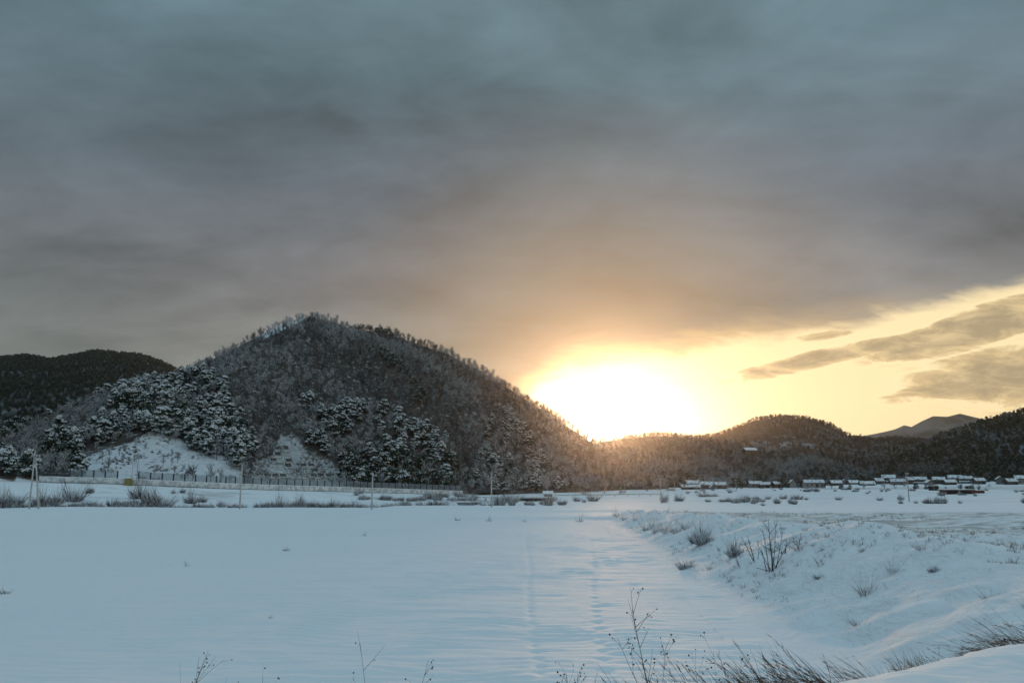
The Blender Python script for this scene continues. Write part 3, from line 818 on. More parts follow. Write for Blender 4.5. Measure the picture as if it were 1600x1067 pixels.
for (x, y, z, k, s, px, py) in TREES:
    fam = "ever" if k in ("ever", "everdark") else "bare" if k.startswith("bare") else None
    if fam and cnt[fam] < 295 and -20 < px < 1620:
        cnt[fam] += 1
        tm, cm = rr.choice(PROTO[k])
        e = empty("evergreen_tree" if fam == "ever" else "bare_tree", (x, y, z), rr.uniform(0, 6.28), s)
        tag(e, LAB[(k, zone(px))], "tree", LAB[(k, zone(px))].replace("tree", "trees", 1))
        inst("trunk", tm, e); inst("crown", cm, e)
    else: rest.append((x, y, z, k, s))
def stand_of(name, trees, label, cat=None, hs=1.0):
    r = np.random.default_rng(len(trees)); keys = sorted({t[3] for t in trees}); srcs = []; off = {}
    for k in keys: off[k] = len(srcs); srcs += SRC[k]
    n = len(trees); tot = len(srcs)
    # joined geometry lists its inputs in reverse order
    idx = tot - 1 - np.array([off[t[3]] + r.integers(len(SRC[t[3]])) for t in trees])
    s = np.array([t[4] for t in trees])
    scl = np.stack([s, s, s * r.uniform(0.85, 1.15, n) * hs], -1)
    rot = np.stack([r.uniform(-.06, .06, n), r.uniform(-.06, .06, n), r.uniform(0, 6.28, n)], -1)
    return stand(name, [(t[0], t[1], t[2]) for t in trees], rot, scl, idx, srcs, label)
stand_of("hill_forest", rest, "dense leafless and evergreen wood dusted with snow over the upper slopes of the near hill")

def mass(h, n, seed, spacing, ks, p, smin, smax, name, label, skip=None, hs=1.0):
    X, Y, Z = sample(h, n, seed, spacing=spacing); r = np.random.default_rng(seed)
    PX, PY = proj(X, Y, Z)
    nz = fbm(X, Y, spacing * 9, 3, seed)
    keep = (PX > -60) & (PX < 1660)
    if skip:
        for P in skip: keep &= ~inside(PX, PY, P)
    kk = r.choice(len(ks), len(X), p=p)
    # stands of one kind: noise decides the lead species
    kk = np.where(nz > 0.25, 0, np.where(nz < -0.3, len(ks) - 1, kk))
    sc = r.uniform(smin, smax, len(X))
    T = [(X[i], Y[i], Z[i], ks[kk[i]], sc[i]) for i in np.nonzero(keep)[0]]
    return stand_of(name, T, label, hs=hs)
SHRINE = [(1158, 700), (1184, 700), (1184, 712), (1158, 712)]
mass(hillM1, 22000, 201, 4.2, ["barefrost", "bare", "everdark", "bareplain"], [.25, .35, .2, .2], .6, .95, "village_hill_forest", "mixed leafless and evergreen wood on the hill behind the village", skip=[SHRINE])
mass(hillM2, 22000, 202, 6, ["bareplain", "everblack", "bareplain"], [.4, .3, .3], .8, 1.2, "round_hill_forest", "brownish wood covering the round topped hill", skip=FIELDS)
mass(hillR, 20000, 203, 4.6, ["bare", "everblack", "bareplain", "everblack"], [.2, .3, .2, .3], .65, 1.05, "right_hill_forest", "dark wood covering the hill at the right edge")
mass(hillL, 26000, 204, 5.6, ["everblack", "everblack", "everblack", "everblack"], [.2, .3, .3, .2], .8, 1.2, "left_mountain_forest", "dark evergreen forest over the far left mountain")

# sparse scrub on the bare snowy slope and around the slope frame
def shrub_proto(seed, h=1.4, w=1.2, twigs=240, frost=.3, tw=.02, mats=("shrub", "frost")):
    r = random.Random(seed); mb = MB()
    for _ in range(twigs):
        a = r.uniform(0, 6.28); q = r.random() ** .5; b = Vector((math.cos(a) * w * .26 * q, math.sin(a) * w * .26 * q, -.08))
        d = Vector((math.cos(a) * q * .8 + r.uniform(-.3, .3), math.sin(a) * q * .8 + r.uniform(-.3, .3), r.uniform(.5, 1.2))).normalized()
        L = h * (.3 + .9 * r.random() ** 2.0) * (1.1 - .4 * q) * (1 + .35 * math.sin(a * 2 + seed)); s = d.orthogonal().normalized(); s = (s + d.cross(s) * r.uniform(-1, 1)).normalized() * tw * r.uniform(.6, 1.4)
        mi = 1 if r.random() < frost else 0
        m_ = b + d * L * .55 + Vector((r.uniform(-.08, .08), r.uniform(-.08, .08), 0)) * h
        e_ = b + d * L + rvec(r) * .15 * h
        mb.quad(tuple(b - s), tuple(b + s), tuple(m_ + s * .7), tuple(m_ - s * .7), mi); mb.tri(tuple(m_ - s * .7), tuple(m_ + s * .7), tuple(e_), mi)
        for _k in range(2):
            q_ = b.lerp(m_, r.uniform(.5, 1)); d2 = (d + rvec(r) * .9).normalized()
            mb.tri(tuple(q_ - s * .6), tuple(q_ + s * .6), tuple(q_ + d2 * L * .4), mi)
    return mb.mesh("twigs", [M[mats[0]], M[mats[1]]])
SHRUB = [shrub_proto(s) for s in (1, 2, 3)]
SHRUB_F = [shrub_proto(s, frost=.6, twigs=300) for s in (4, 5)]
WIDE = [shrub_proto(s, 1.5, 2.6, 300, .42, .024) for s in (6, 7)]
SRC["shrub"] = [bpy.data.objects.new("stand_shrub", m) for m in SHRUB + SHRUB_F]
SRC["wide"] = [bpy.data.objects.new("stand_shrub", m) for m in WIDE + SHRUB_F]
X, Y, Z = sample(hillA, 12000, 301, 90, 560, .95); PX, PY = proj(X, Y, Z)
r_ = np.random.default_rng(5)
kp = ((inside(PX, PY, CLEAR) & (fbm(X, Y, 7, 3, 90) + .4 * vnoise(X, Y, 25, 91) - .005 * (PY - 712) > -0.10)) | (inside(PX, PY, GRID) & (fbm(X, Y, 6, 3, 93) > -.05)))
stand_of("slope_scrub", [(X[i], Y[i], Z[i], "wide" if r_.random() < .35 else "shrub", r_.uniform(.25, .8)) for i in np.nonzero(kp)[0]], "thin scrub poking through the snow of the bare slope")

# low tangled growth along the stream and the foot of the road embankment
T = []
r_ = np.random.default_rng(8)
for _ in range(9000):
    px = r_.uniform(-30, 1640); D = r_.uniform(166, 330) if px < 740 else r_.uniform(166, 560)
    x = ray(px, HOR)[0] * D
    if px < 740 and D > road_y(x) - 3: continue
    n = float(fbm(x, D, 16, 3, 95)); n2 = float(vnoise(x, D, 5, 99))
    low = math.exp(-((D - 171) / 8) ** 2) if px < 900 else 0.35 * math.exp(-((D - 185) / 14) ** 2)
    if n + n2 * .6 + low * .8 < (.34 if px < 740 else .62): continue
    T.append((x, D, float(gz(x, D)), "wide" if r_.random() < .6 else "shrub", r_.uniform(.6, 1.35)))
stand_of("streamside_scrub", T, "low leafless scrub along the stream at the far edge of the field", hs=1.0)

# ------------------------------------------------------------------ retaining wall and rockfall fence
def wall_path(n=46):
    P = []
    for i in range(n + 1):
        px = 62 + (722 - 62) * i / n
        D = np.interp(px, RW_PX, RW_D); y = np.interp(px, RW_PX, RW_Y); P.append(Vector(at(px, y, D)))
    return P
WP = wall_path()
root = empty("retaining_wall", WP[0])
tag(root, "long pale concrete retaining wall at the foot of the near hill, capped with snow", "wall")
def strip(P, y0, y1, z0, z1, nm, m, parent, org):
    mb = MB(); n = len(P)
    for p in P:
        q = p - org
        mb.v += [(q.x, q.y + y0, q.z + z0), (q.x, q.y + y1, q.z + z0), (q.x, q.y + y1, q.z + z1), (q.x, q.y + y0, q.z + z1)]
    for i in range(n - 1):
        for a in range(4):
            b = (a + 1) % 4; mb.f.append((i * 4 + a, (i + 1) * 4 + a, (i + 1) * 4 + b, i * 4 + b)); mb.m.append(0)
    mb.f.append((0, 1, 2, 3)); mb.m.append(0); mb.f.append(tuple((n - 1) * 4 + k for k in (3, 2, 1, 0))); mb.m.append(0)
    return mb.build(nm, m, parent)
strip(WP, -0.25, 4.4, -1.45, -0.06, "wall_face", M["frame"], root, WP[0])
strip(WP, -0.33, 4.5, -0.06, 0.10, "snow_cap", M["snow"], root, WP[0])
strip(WP, -0.50, -0.26, -1.75, -1.47, "shadow_strip", M["dark"], root, WP[0])  # near-black strip painted in as the shadow line under the wall

fence = empty("rockfall_fence", WP[0])
tag(fence, "long steel rockfall fence with dark posts and cable netting along the retaining wall", "fence")
post = MB(); post.box((0, 0, 1.0), (0.30, 0.24, 2.0)); post.box((0, 0.35, 0.9), (0.14, 0.6, 0.12)); post = post.mesh("post", [M["fence_dark"]])
seg = []; acc = 0
dense = wall_path(1200); last = None; stops = []
for p in dense:
    px, py = proj(p.x, p.y, p.z)
    if px < 108 or 195 < px < 216: last = None; continue
    if last is None or (p - last[0]).length >= 2.95:
        stops.append((p.copy(), last is None)); last = (p.copy(),)
pan_cache = None
for i, (p, fresh) in enumerate(stops):
    q = p - WP[0]; inst("post", post, fence, (q.x, q.y + 0.1, q.z + 0.08))
    if not fresh:
        a = stops[i - 1][0]; d = p - a; L = math.hypot(d.x, d.y)
        if pan_cache is None:
            mb = MB(); Lp = L - 0.34
            for k in range(11): mb.box((0, 0, 0.12 + k * 0.175), (Lp, 0.05, 0.085))
            for k in range(7): mb.box((-Lp / 2 + (k + .5) * Lp / 7, 0.03, 1.0), (0.05, 0.02, 1.8))
            pan_cache = mb.mesh("net_panel", [M["cable"]])
        mid = (p + a) / 2 - WP[0]
        o = inst("net_panel", pan_cache, fence, (mid.x, mid.y + 0.1, mid.z + 0.1), math.atan2(d.y, d.x))
        o.rotation_euler = (0, -math.atan2(d.z, L), math.atan2(d.y, d.x))

# ------------------------------------------------------------------ concrete frame on the slope
frame = empty("slope_frame", (0, 0, 0))
tag(frame, "snow-dusted concrete grid frame stabilising the slope above the rockfall fence", "retaining frame")
fo = None
def hill_at_px(h, px, py):
    v = np.linspace(0, 1, 240); X, Y, Z = h.pos(np.full(240, float(px)), v); PX, PY = proj(X, Y, Z)
    i = int(np.argmin(abs(PY - py))); return Vector((X[i], Y[i], Z[i]))
org = hill_at_px(hillA, 450, 745); frame.location = org
rows_py = [748, 740.5, 732.5, 724.5, 716, 707, 698, 689, 681]
def grid_on(a, b, py): return inside(np.array([a, b]), np.array([py, py]), GRID)
rf = random.Random(4)
cells = MB()
for ri, py in enumerate(rows_py):
    pxs = np.arange(378, 552, 12.0) + (3 if ri % 2 else 0) - (748 - py) * .25
    pts = [hill_at_px(hillA, p, py) for p in pxs]
    up = [hill_at_px(hillA, p - 2, rows_py[ri + 1] if ri + 1 < len(rows_py) else py - 8) for p in pxs]
    for j in range(len(pxs) - 1):
        if not grid_on(pxs[j], pxs[j + 1], py).all() or float(vnoise(pxs[j], py * 2, 22, 7)) > .12: continue
        a, b = pts[j] - org, pts[j + 1] - org; off = Vector((0, -0.35, 0.30))
        mb = MB(); mb.tube([a + off, b + off], 0.22, 4); mb.build("beam", M["frame_beam"], frame)
        if ri + 1 < len(rows_py) and grid_on(pxs[j], pxs[j], rows_py[ri + 1]).any():
            c = up[j] - org; mb = MB(); mb.tube([a + off * .9, c + off * .9], 0.18, 4); mb.build("rib", M["frame_beam"], frame)
            if rf.random() < .62:
                d = up[j + 1] - org; o2 = Vector((0, -0.12, 0.13)); s1 = a.lerp(b, .14); s2 = a.lerp(b, .86); s3 = d.lerp(c, .14); s4 = d.lerp(c, .86)
                t = rf.uniform(.35, .62)
                cells.quad(tuple(s1.lerp(s4, 1 - t) + o2), tuple(s2.lerp(s3, 1 - t) + o2), tuple(s3 + o2), tuple(s4 + o2))
tag(cells.build("bare_soil", M["bark"], frame), kind="stuff")

# ------------------------------------------------------------------ poles
def pole(base, h, label, arms=((0.93, 1.8, 0.0),), r0=0.17, lean=(0, 0), name="utility_pole", fittings=True, m="pole", group=None):
    o = empty(name, base); tag(o, label, "utility pole", group)
    mb = MB(); mb.tube([(0, 0, -0.3), (lean[0] * .5, lean[1] * .5, h * .5), (lean[0], lean[1], h)], [r0, r0 * .86, r0 * .7], 10); mb.build("shaft", M[m], o, True)
    for (t, w, off) in arms:
        mb = MB(); c = (lean[0] * t + off, lean[1] * t - .14, h * t); mb.box(c, (w, .11, .13)); mb.box((c[0], c[1], c[2] + .085), (w, .13, .05)); arm = mb.build("crossarm", M["steel"], o)
        if fittings:
            for k in (-.45, -.15, .15, .45):
                mb = MB(); mb.tube([(c[0] + k * w, c[1], c[2] + .1), (c[0] + k * w, c[1], c[2] + .34)], [.06, .04], 6); mb.build("insulator", M["snow"], arm)
    return o
def pole_px(px, ybase, ytop, D, label, **k):
    x, y, z = on_ground(px, D); top = at(px, ytop, D)[2]
    return pole((x, y, z), top - z, label, **k)
pole_px(377, 795, 727, 156, "tall plain concrete pole at the field edge, second pole from the left", arms=(), r0=.17)
pole_px(582, 797, 738, 150, "concrete utility pole at the field edge with one short crossarm to its right", arms=((.90, .9, .35),), r0=.16)
pole_px(768, 795, 737, 152, "concrete utility pole with two white crossarms left of the bridge", arms=((.86, 2.2, -.25), (.80, 1.1, .4)), r0=.15)
pole_px(855, 776, 746, 315, "distant concrete pole standing beside the small snow-topped shed", arms=((.9, 2.0, 0),), r0=.17)
pole_px(976, 780, 750, 300, "faint distant pole under the sun glow, left of the taller pole", arms=((.92, 1.5, 0),), r0=.15)
pole_px(1032, 788, 747, 190, "concrete pole with one crossarm beside the dark shrubs right of the sun", arms=((.93, 1.6, 0),), r0=.13)
pole_px(1054, 774, 752, 420, "thin distant pole just left of the village houses", arms=(), r0=.18)
pole_px(1088, 772, 751, 430, "thin distant pole in front of the leftmost village house", arms=(), r0=.18)
pole_px(1150, 770, 748, 430, "thin distant pole in front of the dome shaped snowy tree", arms=(), r0=.18)
pole_px(1418, 781, 739, 215, "slim dark pole on the plain before the right-hand houses", arms=((.97, .9, 0),), r0=.13, m="steel")
pole_px(944, 776, 756, 330, "short dark post on the snowy plain below the sun", arms=(), r0=.22, m="bark", name="post")
# double pole at far left
o = empty("braced_pole", on_ground(50, 152)); tag(o, "pair of pale concrete poles leaning together in an A shape at the left edge", "utility pole")
z0 = o.location.z; sc = 152 / F
mb = MB(); mb.tube([(0, 0, -.3), (0.0, 0, 10.9)], [.17, .11], 10); mb.build("shaft", M["pole"], o, True)
mb = MB(); mb.tube([(15 * sc, 0, -.3), (.18, 0, 9.9)], [.17, .12], 10); mb.build("brace", M["pole"], o, True)
mb = MB(); mb.box((.3, -.16, 9.75), (1.9, .12, .14)); mb.box((.3, -.16, 9.84), (1.9, .14, .05)); arm = mb.build("crossarm", M["steel"], o)
for k in (-.4, .5, 1.0):
    mb = MB(); mb.tube([(k, -.16, 9.84), (k, -.16, 10.15)], [.07, .05], 6); mb.build("insulator", M["snow"], arm)
# two masts beside the yellow cabinet, on the road
for px, yt, lab, m in ((205, 707, "thin pale mast rising from behind the yellow cabinet", "pole"), (213, 705, "thin dark mast just right of the yellow cabinet", "steel")):
    D = float(np.interp(px, RW_PX, RW_D)) - 1.4; b = at(px, 757, D); t = at(px, yt, D)
    pole(b, t[2] - b[2], lab, arms=(), r0=.11, name="mast", m=m)
D = 219.0
b = Vector(at(199, 759.5, D)); o = empty("roadside_cabinet", b); tag(o, "dull yellow roadside cabinet with snow on top below the two masts", "cabinet")
mb = MB(); mb.box((0, 0, 1.05), (1.5, .9, 2.1)); mb.build("body", M["yellow"], o)
mb = MB(); mb.box((0, 0, 2.2), (1.75, 1.1, .16)); mb.build("snow_cap", M["snow"], o)
for s in (-.38, .38):
    mb = MB(); mb.box((s, -.475, 1.05), (.66, .05, 1.8)); d_ = mb.build("door", M["yellow"], o)
    mb = MB(); mb.box((s * .25, -.52, 1.1), (.05, .04, .25)); mb.build("handle", M["dark"], d_)
mb = MB(); mb.box((1.15, .1, .8), (.7, .6, 1.6)); mb.build("side_box", M["yellow"], o)
mb = MB(); mb.box((-.95, .1, .35), (.35, .6, .7)); mb.build("meter_box", M["bark"], o)

# ------------------------------------------------------------------ bridge, road and guard rails
def rail(name, pts, label, hh=.75, post_gap=4.0, m="snow"):
    o = empty(name, pts[0]); tag(o, label, "guard rail"); org = Vector(pts[0]); P = [Vector(p) - org for p in pts]
    for a, b in zip(P[:-1], P[1:]):
        mb = MB(); d = b - a; n = Vector((0, 1, 0)) * .05
        for z0, z1 in ((hh - .30, hh),):
            mb.quad(tuple(a - n + Vector((0, 0, z0))), tuple(b - n + Vector((0, 0, z0))), tuple(b - n + Vector((0, 0, z1))), tuple(a - n + Vector((0, 0, z1))))
            mb.quad(tuple(a + n + Vector((0, 0, z1))), tuple(b + n + Vector((0, 0, z1))), tuple(b + n + Vector((0, 0, z0))), tuple(a + n + Vector((0, 0, z0))))
            mb.quad(tuple(a - n + Vector((0, 0, z1))), tuple(b - n + Vector((0, 0, z1))), tuple(b + n + Vector((0, 0, z1))), tuple(a + n + Vector((0, 0, z1))))
        mb.build("beam", M[m], o)
    pm = MB(); pm.box((0, .08, hh * .5 - .1), (.14, .12, hh + .1)); pm = pm.mesh("post", [M["steel"]])
    for a, b in zip(P[:-1], P[1:]):
        n = max(1, int((b - a).length / post_gap))
        for k in range(n): inst("post", pm, o, tuple(a.lerp(b, k / n)))
    return o
rail("guard_rail", [(x_, y_, float(gz(x_, y_, False)) + .25) for x_, y_ in [(ray(p, HOR)[0] * d, d) for p, d in ((868, 262), (920, 264), (980, 268), (1034, 272))]], "white guard rail along the road right of the bridge", m="pole")
rail("guard_rail", [(x_, y_, float(gz(x_, y_, False)) + .1) for x_, y_ in [(ray(p, HOR)[0] * d, d) for p, d in ((700, 164.0), (735, 164.4), (772, 164.8))]], "white railing on the field edge ending at the pole with two crossarms", hh=.85, m="frame")
rail("guard_rail", [at(p, y, d) for p, y, d in ((735, 781, 200), (770, 781, 203), (810, 782.5, 206))], "pale rail in front of the brush left of the bridge", hh=.8, m="frame")
# bridge: deck, girders, piers, railing
br = empty("road_bridge", at(830, 789, 215)); tag(br, "low dark road bridge with a snow-covered deck below the near hill", "bridge")
k = 215 / F; zt = (789 - 778) * k
for nm, c, s, m in (("deck", (-4 * k, 0, zt), (84 * k, 5.0, .35), "concrete"), ("girder", (-4 * k, -2.0, zt - .45), (84 * k, .3, .55), "dark"), ("girder", (-4 * k, 2.0, zt - .45), (84 * k, .3, .55), "dark"),
                    ("snow_cover", (-4 * k, -.1, zt + .24), (84 * k, 4.9, .12), "snow"), ("pier", (-16 * k, 0, zt * .5 - .7), (1.2, 4.4, zt + .1), "concrete"), ("pier", (13 * k, 0, zt * .5 - .7), (1.4, 4.6, zt + .1), "concrete")):
    mb = MB(); mb.box(c, s); mb.build(nm, M[m], br)
mb = MB(); mb.box((-8 * k, -2.4, zt + .95), (76 * k, .07, .10)); mb.box((-8 * k, -2.4, zt + .62), (76 * k, .05, .07)); mb.build("railing", M["steel"], br)
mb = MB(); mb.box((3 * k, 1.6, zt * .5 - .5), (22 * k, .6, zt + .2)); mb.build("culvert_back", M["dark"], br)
# little shed beside bridge
def shed(base, w, d, h, label, wall="wall_pale", roofm="snow", cat="shed", rz=0.0, name="shed"):
    o = empty(name, base, rz); tag(o, label, cat)
    mb = MB(); mb.box((0, 0, h / 2 - .2), (w, d, h + .4)); mb.build("wall", M[wall], o)
    mb = MB(); e = .35
    for s in (-1, 1):
        mb.quad((-w / 2 - e, s * (d / 2 + e), h - .1), (w / 2 + e, s * (d / 2 + e), h - .1), (w / 2 + e, 0, h + d * .28), (-w / 2 - e, 0, h + d * .28))
        mb.quad((-w / 2 - e, s * (d / 2 + e), h + .2), (w / 2 + e, s * (d / 2 + e), h + .2), (w / 2 + e, 0, h + d * .28 + .3), (-w / 2 - e, 0, h + d * .28 + .3), 1)
    for s in (-1, 1):
        mb.tri((s * w / 2, -d / 2, h), (s * w / 2, d / 2, h), (s * w / 2, 0, h + d * .28), 0)
        mb.quad((s * (w / 2 + e), -d / 2 - e, h - .1), (s * (w / 2 + e), 0, h + d * .28), (s * (w / 2 + e), 0, h + d * .28 + .3), (s * (w / 2 + e), -d / 2 - e, h + .2), 1)
        mb.quad((s * (w / 2 + e), d / 2 + e, h - .1), (s * (w / 2 + e), 0, h + d * .28), (s * (w / 2 + e), 0, h + d * .28 + .3), (s * (w / 2 + e), d / 2 + e, h + .2), 1)
    mb.quad((-w / 2 - e, -d / 2 - e, h - .1), (w / 2 + e, -d / 2 - e, h - .1), (w / 2 + e, -d / 2 - e, h + .2), (-w / 2 - e, -d / 2 - e, h + .2), 1)
    mb.build("roof", [M["roof"], M[roofm]], o)
    mb = MB(); mb.box((-w * .2, -d / 2 - .03, h * .42), (w * .22, .06, h * .8)); mb.build("door", M["wall_brown"], o)
    return o
shed(on_ground(856, 268), 2.8, 2.2, 1.2, "small snow-topped shed beside the road right of the bridge")
sh_ = hill_at_px(hillM1, 1171, 710); shed(sh_ + Vector((0, -1, 0)), 12, 8, 4.0, "lone dark building with snowy roof in a clearing high on the wooded hill", wall="wall_brown", cat="building", name="hillside_building", rz=.2)

# ------------------------------------------------------------------ village
def house(base, w, d, h, label, rz=0.0, wall="wall_brown", storeys=1, hip=.34, group="village houses along the foot of the hills"):
    o = empty("village_house", base, rz); tag(o, label, "house", group)
    mb = MB(); mb.box((0, 0, h / 2 - .3), (w, d, h + .6)); r_h = d * hip
    for s in (-1, 1): mb.tri((s * w / 2, -d / 2, h), (s * w / 2, d / 2, h), (s * w / 2, 0, h + r_h))
    mb.build("wall", M[wall], o)
    e = .9; mb = MB(); sn = MB()
    sn_t = .22
    def slab(B, z, mi, t, ex):
        a = (-w / 2 - ex, -d / 2 - ex, h - ex * hip * 1.2 + z); b = (w / 2 + ex, -d / 2 - ex, h - ex * hip * 1.2 + z)
        c = (w / 2 + ex, 0, h + r_h + z); dd = (-w / 2 - ex, 0, h + r_h + z); f = (-w / 2 - ex, d / 2 + ex, h - ex * hip * 1.2 + z); g = (w / 2 + ex, d / 2 + ex, h - ex * hip * 1.2 + z)
        n = len(B.v); T = [a, b, c, dd, f, g]; B.v += T + [(p[0], p[1], p[2] + t) for p in T]
        for q in ((6, 7, 8, 9), (9, 8, 11, 10), (0, 3, 2, 1), (3, 4, 5, 2), (0, 1, 7, 6), (4, 10, 11, 5), (1, 2, 8, 7), (2, 5, 11, 8), (0, 6, 9, 3), (3, 9, 10, 4)):
            B.f.append(tuple(n + i for i in q)); B.m.append(mi)
    slab(mb, 0, 0, .22, e); slab(sn, .225, 0, sn_t, e - .35)
    rf_ = mb.build("roof", M["roof"], o); sn.build("snow_cover", M["roof_snow"], rf_)
    if storeys == 2:     # pent roof between the storeys
        for s in (-1, 1):
            mb = MB(); zz_ = h * .5
            mb.v += [(-w / 2 - .7, s * (d / 2 + 1.3), zz_ - .35), (w / 2 + .7, s * (d / 2 + 1.3), zz_ - .35), (w / 2 + .7, s * (d / 2), zz_ + .2), (-w / 2 - .7, s * (d / 2), zz_ + .2)]
            mb.v += [(p[0], p[1], p[2] + .3) for p in mb.v[:4]]
            for q in ((0, 1, 2, 3), (4, 5, 6, 7), (0, 1, 5, 4), (1, 2, 6, 5), (3, 0, 4, 7)): mb.f.append(q); mb.m.append(0)
            mb.build("pent_roof", M["snow"], o)
    nW = max(2, int(w / 3.4))
    for st in range(storeys):
        for k in range(nW):
            xx = -w / 2 + (k + .5) * w / nW; zc = (1.5 if st == 0 else h * .5 + 1.25)
            if st == 0 and k == nW // 2:
                mb = MB(); mb.box((xx, -d / 2 - .03, 1.05), (1.5, .08, 2.1)); mb.build("door", M["dark"], o); continue
            mb = MB(); mb.box((xx, -d / 2 - .02, zc), (1.7, .10, 1.2)); wn = mb.build("window", M["steel"], o)
            mb = MB(); mb.box((xx, -d / 2 - .06, zc), (1.5, .08, 1.0)); mb.build("pane", M["glass"], wn)
    return o
rh = random.Random(12)
HS = [ # px, base y, D, w, d, h, rz, wall, storeys, label
 (1081, 764, 545, 12, 8, 5.4, .10, "wall_brown", 2, "two-storey brown house with snowy roof, leftmost of the village"),
 (1079, 768, 500, 17, 6, 2.2, .05, "wall_brown", 1, "long low snowy-roofed barn in front of the leftmost village house"),
 (1104, 765, 530, 12, 9, 4.2, -.15, "wall_brown", 1, "dark gabled house right beside the leftmost two-storey house"),
 (1092, 761, 585, 8, 6, 5.0, .1, "wall_pale", 1, "pale house peeping between the two leftmost dark houses"),
 (1125, 764, 560, 12, 8, 3.9, .12, "wall_brown", 1, "single-storey house between the dark gabled house and the dome shaped tree"),
 (1113, 767, 510, 6, 5, 1.8, 0, "wall_pale", 1, "tiny snow-topped hut in front of the gap between two village houses"),
 (1134, 762, 590, 6, 6, 3.6, 0, "wall_pale", 1, "narrow pale house just left of the dome shaped tree"),
 (1180, 761, 600, 14, 8, 3.6, .08, "wall_pale", 1, "wide pale house just right of the dome shaped tree"),
 (1196, 762, 590, 10, 7, 3.5, -.3, "wall_brown", 1, "brown house second to the right of the dome shaped tree"),
 (1213, 761, 590, 8, 7, 3.4, .25, "wall_brown", 1, "small brown house left of the dark grove in mid village"),
 (1236, 760, 600, 16, 9, 3.9, .05, "wall_pale", 1, "broad white-roofed house right of the dark grove in mid village"),
 (1271, 760, 590, 22, 9, 4.0, .02, "wall_pale", 1, "long white-roofed hall at the left end of the right-hand houses"),
 (1306, 761, 580, 12, 8, 4.2, .10, "wall_brown", 1, "brown house next to the long white-roofed hall"),
 (1320, 759, 600, 9, 7, 4.6, -.2, "wall_pale", 1, "pale house behind the brown one by the long hall"),
 (1333, 760, 590, 11, 8, 3.8, .15, "wall_pale", 1, "low pale house midway along the right-hand row"),
 (1355, 761, 560, 14, 8, 3.2, -.1, "wall_brown", 1, "low dark farm building left of the tallest snowy roofs"),
 (1373, 758, 585, 10, 8, 4.4, .2, "wall_brown", 1, "dark house at the foot of the ridge left of the tallest snowy roofs"),
 (1389, 756, 590, 13, 9, 6.2, -.35, "wall_brown", 2, "tallest two-storey house with a big tilted snowy roof"),
 (1403, 759, 560, 14, 8, 4.2, -.2, "wall_pale", 1, "pale house just below the tallest snowy roof"),
 (1421, 757, 570, 10, 8, 4.6, .3, "wall_brown", 1, "brown house right behind the slim dark pole"),
 (1437, 757, 570, 13, 8, 5.0, -.25, "wall_brown", 2, "two-storey brown house to the right of the slim dark pole"),
 (1452, 760, 545, 12, 8, 3.6, -.1, "wall_pale", 1, "pale single-storey house above the dark box shaped hut"),
 (1467, 757, 560, 11, 8, 4.8, -.3, "wall_brown", 1, "brown house behind the left end of the rust red building"),
 (1484, 759, 545, 12, 7, 3.6, .1, "wall_brown", 1, "low brown house above the left end of the rust red building"),
 (1492, 754, 570, 12, 8, 4.8, -.35, "wall_pale", 1, "pale house with steep snowy roof above the rust red building"),
 (1509, 755, 565, 12, 8, 4.6, -.25, "wall_brown", 2, "two-storey brown house above the right end of the rust red building"),
 (1530, 757, 550, 11, 8, 3.8, .1, "wall_brown", 1, "dark low house right of the shrubs by the rust red building"),
 (1563, 756, 545, 13, 8, 4.6, -.3, "wall_pale", 1, "pale house under the dark hill, third from the right edge"),
 (1580, 758, 535, 11, 8, 3.6, .1, "wall_brown", 1, "brown house under the dark hill, second from the right edge"),
 (1598, 755, 540, 13, 8, 4.6, -.3, "wall_pale", 1, "pale house cut off by the right edge of the picture"),
]
for px, py, D, w, d, h, rz, wl, st, lab in HS:
    b = at(px, py, D); g = float(gz(b[0], D, False)); zb = max(b[2], g)
    if wl == "wall_pale" and px % 3 == 0: rz += 1.25; w *= .8
    house((b[0], D, zb - .3), w * .66, d * .52, h * .74 + .1, lab, rz * 1.25, wl, st, hip=.42)
# snowy terraces under the raised right-hand houses
tb = MB()
tp = [(1290, 762, 520), (1370, 761, 520), (1450, 760.5, 515), (1530, 760, 510), (1640, 759, 505)]
tq = [(1290, 757, 640), (1370, 753, 640), (1450, 751, 640), (1530, 749, 640), (1640, 748, 640)]
for i in range(4):
    a, b, c, d = Vector(at(*tp[i])), Vector(at(*tp[i + 1])), Vector(at(*tq[i + 1])), Vector(at(*tq[i]))
    tb.quad(tuple(a), tuple(b), tuple(c), tuple(d)); z_ = Vector((0, 0, -2.5)); tb.quad(tuple(a + z_), tuple(b + z_), tuple(b), tuple(a))
tag(tb.build("village_terrace", M["snow"]), "snowy terrace under the right-hand houses", kind="structure")

# rust-red long shed and neighbours
D = 330; b = at(1502, 771.5, D); kk = D / F
o = empty("red_shed", b, -.02); tag(o, "long low rust red shed under a snowy roof on the right-hand plain", "shed")
mb = MB(); mb.box((-6 * kk, 0, .75), (46 * kk, 4.5, 1.9)); mb.build("wall", M["red"], o)
mb = MB(); mb.box((-6 * kk, 0, 1.83), (49 * kk, 5.4, .22)); mb.build("roof", M["snow"], o)
mb = MB(); mb.box((25 * kk, .3, .85), (15 * kk, 3.6, 1.1)); mb.build("annex_wall", M["red"], o)
mb = MB(); mb.box((25 * kk, .3, 1.5), (16.5 * kk, 4.2, .18)); mb.build("annex_roof", M["snow"], o)
for k_ in (-20, -8, 4):
    mb = MB(); mb.box((k_ * kk, -2.28, .7), (3.2, .07, 1.3)); mb.build("door", M["dark"], o)
D = 420; b = at(1459, 765.5, D); o = empty("dark_hut", b, .1); tag(o, "small dark box shaped hut left of the rust red shed", "hut")
